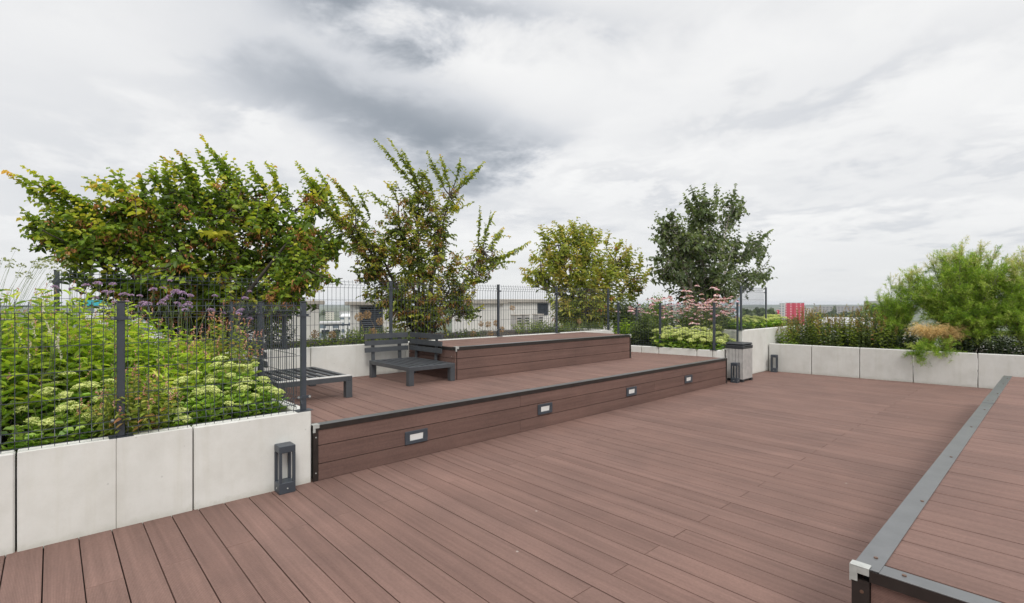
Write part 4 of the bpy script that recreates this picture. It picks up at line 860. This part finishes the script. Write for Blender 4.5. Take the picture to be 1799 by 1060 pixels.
lim = [(ty(1690,443),.1,34,1),(ty(1662,462),.1,32,1),(ty(1640,470),.1,34,1),(ty(1612,484),.15,34,1),(ty(1600,500),.15,30,0),(ty(1722,445),.1,32,1),(ty(1745,455),.1,30,1),(ty(1765,470,13.2),.1,22,1),(ty(1700,470,12.8),.1,40,0),(ty(1665,490,12.7),.12,44,0),(ty(1635,510,12.7),.15,40,0),
       (ty(1725,495,12.7),.1,42,0),(ty(1745,520,12.8),.1,30,0),(ty(1690,520,12.6),.1,44,0),(ty(1650,530,12.6),.1,36,0),(ty(1700,545,12.6),.1,34,0),(ty(1615,530,12.7),.1,30,0),(ty(1740,550,12.6),.1,30,0),(ty(1595,520,12.9),.2,26,0),
       (ty(1722,470,13.2),.1,30,0),(ty(1680,455,13.1),.1,34,1),(ty(1760,545,12.8),.1,26,0),(ty(1720,570,12.6),.05,28,0),(ty(1670,560,12.6),.05,28,0)]
rgt = np.random.default_rng(12)
for _ in range(34):
    a_ = rgt.uniform(0, 6.28); u_ = rgt.uniform(.1,1)**.5; lim.append((ty(1690+95*u_*math.cos(a_), 525+72*u_*math.sin(a_), rgt.uniform(12.5,13.4)), .1, 22, 0))
tamarisk('large feathery bright green tamarisk overhanging the back right planter', (*ty(1695,600,13.0)[:2], .51), lim, 5)
tamarisk('feathery tamarisk cut off by the right edge of the picture', (*ty(1815,600,12.9)[:2], .51), [(ty(1780,478),.1,34,1),(ty(1765,500,12.8),.1,34,0),(ty(1775,555,12.6),.1,34,0),(ty(1797,458),.1,34,1),(ty(1785,480,12.8),.1,38,1),(ty(1775,520,12.7),.1,36,0),(ty(1790,550,12.7),.1,34,0),(ty(1830,460),.1,34,1),(ty(1850,500),.1,34,0),(ty(1800,510,12.7),.1,38,0),(ty(1765,570,12.6),.05,26,0),(ty(1805,575,12.6),.05,30,0)], 6)
tamarisk('small feathery shrub left of the big tamarisk, in front of a dark windowed building', (*ty(1570,600,13.0)[:2], .51), [(ty(1565,500),.05,10,1),(ty(1580,505),.05,14,1),(ty(1545,528),.1,14,0),(ty(1585,515),.05,24,0),(ty(1560,535,12.8),.05,28,0),(ty(1590,545,12.8),.05,26,0),(ty(1528,548,12.8),.1,18,0),(ty(1600,560,12.8),.05,22,0),(ty(1580,575,12.7),.05,24,0),(ty(1555,570,12.7),.05,22,0),(ty(1610,530,12.8),.05,24,0),(ty(1575,540,12.7),.05,28,0),(ty(1600,490,12.9),.05,20,1)], 7)
tamarisk('low feathery green sprig hanging over the edge of the back right planter', (*ty(1640,596,12.42)[:2], .56), [(ty(1612,628,12.05),.08,10,0),(ty(1630,628,12.1),.08,12,0),(ty(1648,624,12.1),.08,12,0),(ty(1662,616,12.15),.06,10,0),(ty(1620,614,12.1),.06,9,0)], 8)
def dry_grass(label, c, r, n, seed, t):
    rng = np.random.default_rng(seed); root = empty('dry_grass', tuple(c), 0, label, 'ornamental grass'); m = MB()
    for i in range(n):
        a = rng.uniform(0,6.28); u = rng.uniform(.2,1); top = np.array([math.cos(a)*r*.5*u, math.sin(a)*r*.4*u, (.35+.12*rng.random())*1.35]); e = top+np.array([math.cos(a)*r*.7*u, math.sin(a)*r*.5*u-.05, -.16*rng.random()-.02])
        pts = bez(np.zeros(3), top, e, 8); m.tube(pts, np.linspace(.0022,.001,8), 3, t)
        k = 14; q = pts[rng.integers(4,8,k)]+rng.normal(size=(k,3))*.006; blades(m, q, nrmz(e-top)+rng.normal(size=(k,3))*.5, .05, .003, np.clip(t+rng.normal(size=k)*.2,0,1))
    m.build('blades', L_tan, root); return root
dry_grass('bright tan dried grass tuft drooping under the tamarisk', (*ty(1632,597,12.32)[:2],.55), .30, 260, 1, .75)
dry_grass('browner dried grass tuft right of the bright tan one', (*ty(1665,597,12.36)[:2],.50), .26, 180, 2, .2)

# ---------------------------------------------------------------- things on our own roof
def roof_box(name, label, cat, y0, y1, x0, x1, z0, z1, cap=.09, louvre=None, over=.09):
    root = empty(name, (x1, y0, z0), 0, label, cat); m = MB(); m.box((x0-x1, 0, 0), (0, y1-y0, z1-z0-cap), bev=.01); m.build('wall', M_plaster, root)
    m = MB(); m.box((x0-x1-over, -over, z1-z0-cap+.001), (over, y1-y0+over, z1-z0), bev=.012); m.build('coping', M_cap, root)
    if louvre:
        (a, b, c, d) = louvre; f = MB(); t = .03
        f.box((.001, a-y0, c-z0), (.03, a-y0+t, d-z0)); f.box((.001, b-y0-t, c-z0), (.03, b-y0, d-z0)); f.box((.001, a-y0+t, d-z0-t), (.03, b-y0-t, d-z0)); f.box((.001, a-y0+t, c-z0), (.03, b-y0-t, c-z0+t))
        f.quad([(.002, a-y0+t, c-z0+t), (.002, b-y0-t, c-z0+t), (.002, b-y0-t, d-z0-t), (.002, a-y0+t, d-z0-t)], mi=1)
        fr = f.build('louvre', [M_anth, M_black], root); k = 11
        for i in range(k):
            z = c-z0+t+.01+(d-c-2*t-.02)*i/k; s = MB(); v = [(.006, a-y0+t, z+.028), (.006, b-y0-t, z+.028), (.028, b-y0-t, z), (.028, a-y0+t, z)]; s.quad(v); s.quad([(q[0], q[1], q[2]+.004) for q in v][::-1]); s.build('louvre_blade', M_anth, fr)
    return root
Xr = -11.0
ya = atX(561,560,Xr)[1]; yb = atX(470,560,Xr)[1]
roof_box('roof_vent_block', 'plain white rooftop block with stone coping behind the left end of the white planter wall', 'rooftop block', yb, ya, -12.4, Xr, .34, 1.56)
y0_, y1_ = atX(624,560,Xr)[1], atX(700,560,Xr)[1]
roof_box('roof_vent_block', 'white rooftop block with a dark louvred opening and stone coping', 'rooftop block', y0_, y1_, -11.28, Xr, .34, 1.54, louvre=(atX(631.5,560,Xr)[1], atX(671.5,560,Xr)[1], .80, 1.42))
Xc = -13.6
roof_box('roof_building', 'long low white rooftop building with flat grey roof seen through the fence', 'rooftop building', atX(815,560,Xc)[1], atX(885,560,Xc)[1], -14.3, Xc, .34, 1.60, .12, over=.12)
roof_box('roof_building', 'recessed pale rooftop building with a small dark louvre left of the third tree', 'rooftop building', atX(886,560,Xc-1)[1], atX(985,560,Xc-1)[1], -17, Xc-1, .34, 1.66, .13, louvre=(atX(944,560,Xc-1)[1], atX(962,560,Xc-1)[1], 1.0, 1.50), over=.12)
for i, (px, lb) in enumerate([(907,'leftmost grey boxed duct before the recessed rooftop building'), (921,'middle grey boxed duct before the recessed rooftop building'), (945,'rightmost grey boxed duct under the small louvre')]):
    p = atX(px, 570, -12.9); root = empty('roof_duct', (p[0],p[1],.351), 0, lb, 'roof duct'); m = MB(); m.box((-.15,-.13,0), (.15,.13,.72), bev=.01); m.build('casing', M_slat, root)
    m = MB(); m.box((-.17,-.15,.721), (.17,.15,.76), bev=.01); m.build('cap', M_cap, root)
    for k in range(3):
        m = MB(); m.box((.1505,-.10,.42+k*.09), (.158,.10,.46+k*.09)); m.build('vent_slot', M_lid, root)
p = atX(657.5, 590, -10.6); root = empty('lightning_rod', (p[0],p[1],.351), 0, 'thin upright lightning rod rising left of the second tree', 'lightning rod')
m = MB(); m.tube([(0,0,0),(0,0,1.9)], .008, 6); m.build('rod', M_anth, root); m = MB(); m.cyl((0,0), .12, 0, .08, 12); m.build('foot', M_cap, root)
def railing(label, p0, p1, z0, z1, step=.13):
    p0 = np.array(p0); p1 = np.array(p1); L = np.linalg.norm(p1-p0); a = math.atan2(*(p1-p0)[::-1]); root = empty('roof_railing', (p0[0],p0[1],z0), a, label, 'railing')
    m = MB(); m.box((0,-.025,z1-z0-.04), (L,.025,z1-z0)); m.build('handrail', M_anth, root); m = MB(); m.box((0,-.015,.08), (L,.015,.11)); m.build('bottom_rail', M_anth, root)
    me = None; n = int(L/step)
    for i in range(n+1):
        if me is None: b = MB(); b.box((-.008,-.008,.0), (.008,.008,z1-z0-.041)); o = b.build('baluster', M_anth, root); me = o.data; o.location = (0,0,0)
        else: o = bpy.data.objects.new('baluster', me); COL.objects.link(o); o.parent = root; o.location = (i*L/n,0,0)
railing('dark metal roof railing between the two rooftop blocks', (-13.9, atX(570,560,-13.9)[1]), (-13.9, atX(626,560,-13.9)[1]), .351, .90)
railing('dark metal roof railing behind the back right planter', (-6.5, 14.75), (3.0, 15.4), -.09, .86, .16)

# ---------------------------------------------------------------- city
GZ = -24.0
M_ground = plain('city_ground_mat', (.10,.12,.075), .95, 0, .45, .01)
m = MB(); m.add([(-4800,-4800,GZ),(4800,-4800,GZ),(4800,4800,GZ),(-4800,4800,GZ)], [(0,1,2,3)]); tag(m.build('city_ground', M_ground), kind='structure')
def facade(name, wall, glass, wx, wz, fx=.5, fz=.5):
    """windows in a regular grid, on the walls only"""
    m, nt, b = mat(name); tc = nn(nt, 'ShaderNodeTexCoord'); sep = nn(nt, 'ShaderNodeSeparateXYZ'); nt.links.new(tc.outputs['Object'], sep.inputs[0]); g = nn(nt, 'ShaderNodeNewGeometry'); sn = nn(nt, 'ShaderNodeSeparateXYZ'); nt.links.new(g.outputs['Normal'], sn.inputs[0])
    h = mathn(nt, 'ADD', sep.outputs[0], sep.outputs[1]); a = mathn(nt, 'LESS_THAN', mathn(nt, 'FRACT', mathn(nt, 'DIVIDE', h, wx)), fx); c = mathn(nt, 'LESS_THAN', mathn(nt, 'FRACT', mathn(nt, 'DIVIDE', sep.outputs[2], wz)), fz)
    w = mathn(nt, 'MULTIPLY', mathn(nt, 'MULTIPLY', a, c), mathn(nt, 'LESS_THAN', mathn(nt, 'ABSOLUTE', sn.outputs[2]), .5))
    mx = nn(nt, 'ShaderNodeMix', data_type='RGBA'); nt.links.new(w, mx.inputs[0]); mx.inputs[6].default_value = (*wall, 1); mx.inputs[7].default_value = (*glass, 1)
    nt.links.new(mx.outputs[2], b.inputs['Base Color']); b.inputs['Roughness'].default_value = .7; return m
F_pink = facade('pink_facade', (.60,.055,.10), (.72,.42,.46), 5.0, 3.0, .26, .5); F_grey = facade('white_grey_facade', (.55,.55,.54), (.20,.24,.27), 3.0, 3.0, .5, .6)
F_cream = facade('cream_facade', (.60,.58,.50), (.20,.20,.19), 4.0, 3.0, .4, .5); F_block = facade('slab_facade', (.36,.35,.35), (.15,.16,.18), 5.0, 3.0, .5, .45)
F_white = facade('white_facade', (.66,.66,.65), (.16,.20,.24), 3.6, 3.0, .5, .55); F_glass = facade('glass_facade', (.55,.60,.65), (.36,.44,.52), 4.0, 3.6, .8, .7); F_dark = plain('dark_glazing', (.03,.035,.045), .2)
M_flat = plain('flat_roof', (.46,.46,.46), .9, 0, .15, .2)
def house(name, label, x0, x1, ytop, D, depth, fm, roofm=None, group=None, cat='building', parapet=.5, extra=None, z0=GZ):
    """block whose front spans photo columns x0..x1 at distance D, facing the terrace"""
    a = atD(x0, ytop, D); r0, r1 = np.array(ray(x0)), np.array(ray(x1)); n_ = r0+r1; n_ /= np.linalg.norm(n_); t_ = np.array([n_[1], -n_[0]]); ra = float(np.hypot(*a[:2]))
    da = abs(math.atan((x1-CX)/FPX)-math.atan((x0-CX)/FPX)); w = 2*ra*math.tan(da/2); ang = math.atan2(t_[1], t_[0]); h = a[2]-z0
    root = empty(name, (a[0],a[1],z0), ang, label, cat, group); m = MB(); m.box((0,0,0), (w,depth,h-parapet)); m.build('wall', fm, root)
    m = MB(); m.box((-.15,-.15,h-parapet+.01), (w+.15,depth+.15,h)); m.build('roof', roofm or M_flat, root)
    return root, w, h
r_, w, h = house('apartment_tower', 'bright pink apartment tower on the skyline', 1380, 1413, 532, 600, 16, F_pink)
m = MB(); m.box((-3.6,.3,0), (-.2,15,h-9)); m.build('wing', F_pink, r_)
m = MB(); m.box((w*.45,-.9,0), (w*.72,-.02,h-1)); m.build('projecting_bay', F_pink, r_)
house('apartment_tower', 'grey and white striped tower adjoining the pink one', 1369.5, 1379.5, 533, 598, 15, F_grey)
house('apartment_tower', 'lower pink block at the left foot of the pink tower', 1364, 1369.3, 544, 596, 14, F_pink)
house('apartment_building', 'cream apartment block right of the pink tower', 1414, 1430, 541, 640, 14, F_cream)
house('apartment_building', 'long grey slab block left of the round dark tree', 1433, 1464, 538, 820, 14, F_block)
house('apartment_building', 'long grey slab block right of the round dark tree', 1466, 1521, 537.5, 860, 14, F_block)
r_, w, h = house('office_building', 'white framed dark windowed building behind the small feathery shrub', 1519, 1577, 529, 115, 14, F_white, parapet=.8)
m = MB(); m.box((.8,-.06,h-9.5), (w-.2,-.01,h-1.1)); m.build('window', F_dark, r_); m = MB(); m.box((2.0,3,h+.01), (w-1,9,h+.8)); m.build('roof_structure', F_white, r_)
house('warehouse', 'wide pale flat roofed building just beyond the back right planter', 1425, 1600, 568, 48, 26, F_white, plain('white_roofing', (.40,.40,.40), .8, 0, .08, .3), parapet=.4)
house('office_building', 'pale glass building behind the birch and the short fence', 1270, 1302, 521, 210, 16, F_glass)
house('office_building', 'pale blue glass block seen faintly through the small fence bay', 1311, 1322, 545, 420, 12, F_glass)
r_, w, h = house('apartment_building', 'white apartment block with balconies seen between the two rooftop blocks', 562, 600, 567, 150, 12, F_white)
for k in range(4):
    for q in range(2):
        m = MB(); m.box((.5+q*3.1,-.8,h-3.1-3*k), (2.7+q*3.1,-.01,h-2.2-3*k)); m.build('balcony', F_dark, r_)
house('warehouse', 'very wide bright white roof beyond the left planter fence', 598, 640, 556, 230, 60, F_white, plain('bright_roofing', (.66,.67,.68), .8, 0, .05, .3))
house('kiosk', 'turquoise topped building glimpsed through the left fence', 140, 192, 527, 80, 6, F_white, plain('turquoise_sheet', (.05,.42,.50), .6), parapet=1.0)
house('apartment_building', 'pale building behind the purple verbena', 215, 345, 538, 120, 12, F_white)
rng = np.random.default_rng(4); fs = [F_white, F_cream, F_grey, F_block]
roofs = [M_flat, plain('tile_roof', (.33,.17,.11), .9, 0, .2, .2), plain('dark_roof', (.16,.16,.17), .9, 0, .2, .2)]
for i in range(70):
    px = rng.uniform(360, 700) if i < 42 else rng.uniform(700, 1800); D = rng.uniform(260, 2200) if px < 1250 else rng.uniform(1300, 2600); z = GZ+rng.uniform(6, 14); y = CY+(EYE-z)*FPX/D; wpx = rng.uniform(10, 34)*FPX/D
    house('distant_building', 'small distant city building on the skyline', px, px+wpx, y, D, rng.uniform(10,25), fs[rng.integers(4)], roofs[rng.integers(3)], 'distant city buildings')
# far trees
def far_tree_mesh(seed):
    rg = np.random.default_rng(seed); lf = MB(); n = 420; cs = np.array([[0,0,.62],[.2,.1,.5],[-.2,.05,.52],[.05,-.2,.48],[0,.1,.78]]); rs = np.array([.30,.22,.22,.24,.2])
    k = rg.integers(0,5,n); d = nrmz(rg.normal(size=(n,3))); P = cs[k]+d*rs[k][:,None]*rg.uniform(.6,1.05,n)[:,None]; lf.leaves(P, d+rg.normal(size=(n,3))*.6, rg.normal(size=(n,3)), .10, .09, np.clip(rg.normal(size=n)*.25+.45,0,1), 0, .1)
    a = lf.build('crown', L_birch).data; t = MB(); t.tube([(0,0,0),(0,0,.6)], [.04,.02], 6); b = t.build('trunk', M_bark).data
    for o in list(COL.objects)[-2:]: bpy.data.objects.remove(o)
    return a, b
FT = [far_tree_mesh(i) for i in range(3)]
def far_tree(px, ytop, D, lab, grp=None, wf=1.0):
    p = atD(px, ytop, D); h = p[2]-GZ; root = empty('distant_tree', (p[0],p[1],GZ), rng.uniform(0,6), lab, 'tree', grp); root.scale = (h*wf,h*wf,h); a, b = FT[rng.integers(3)]
    for nme, me in (('crown', a), ('trunk', b)):
        o = bpy.data.objects.new(nme, me); COL.objects.link(o); o.parent = root
far_tree(1465, 537, 690, 'single dark rounded tree between the long grey slab blocks', None, .42)
for i in range(26):
    far_tree(1296+i*2.4+rng.uniform(-2,2), 543+rng.uniform(0,6), rng.uniform(260,460), 'dark green tree on the skyline behind the small fence bay', 'trees left of the pink tower')
for i in range(22):
    far_tree(rng.uniform(1425,1530), 550+rng.uniform(-3,4), rng.uniform(450,640), 'dark green tree below the long grey slab blocks', 'trees below the slab blocks')
for i in range(5):
    far_tree(rng.uniform(1384,1402), 562+rng.uniform(-3,2), rng.uniform(420,500), 'small dark tree at the foot of the pink tower', 'trees at the pink tower')
for i in range(60):
    D = rng.uniform(500, 2000); far_tree(rng.uniform(540,1800), CY+(EYE-(GZ+rng.uniform(9,15)))*FPX/D, D, 'small distant tree among the city roofs', 'distant city trees', .9)
# wooded ridge on the horizon
m = MB(); n = 160; az = np.linspace(-1.2, 1.3, n); v = []
rg = np.random.default_rng(9); hh = np.convolve(rg.uniform(0,1,n+10), np.ones(11)/11, 'valid')
for i, a in enumerate(az):
    dx, dy = math.sin(a-YAW), math.cos(a-YAW)
    for D, z in ((3800, GZ-.5), (4400, GZ+3+hh[i]*7), (5600, GZ+5+hh[i]*10), (7000, GZ-.5)): v.append((dx*D, dy*D, z))
f = [(4*i+j, 4*(i+1)+j, 4*(i+1)+j+1, 4*i+j+1) for i in range(n-1) for j in range(3)]
m.add(v, f); tag(m.build('hills', plain('wooded_ridge', (.05,.075,.04), .95, 0, .4, .004)), kind='structure')

# ---------------------------------------------------------------- haze
hz = MB(); hz.box((-7600,-7600,GZ-1.2), (7600,7600,16)); ho = hz.build('haze', [bpy.data.materials.new('haze_air')]); tag(ho, kind='stuff')
hm = ho.data.materials[0]; hm.use_nodes = True; nt = hm.node_tree; nt.nodes.clear(); out = nn(nt, 'ShaderNodeOutputMaterial'); pv = nn(nt, 'ShaderNodeVolumePrincipled')
pv.inputs['Color'].default_value = (.86,.92,1,1); pv.inputs['Density'].default_value = .00011; nt.links.new(pv.outputs[0], out.inputs['Volume'])
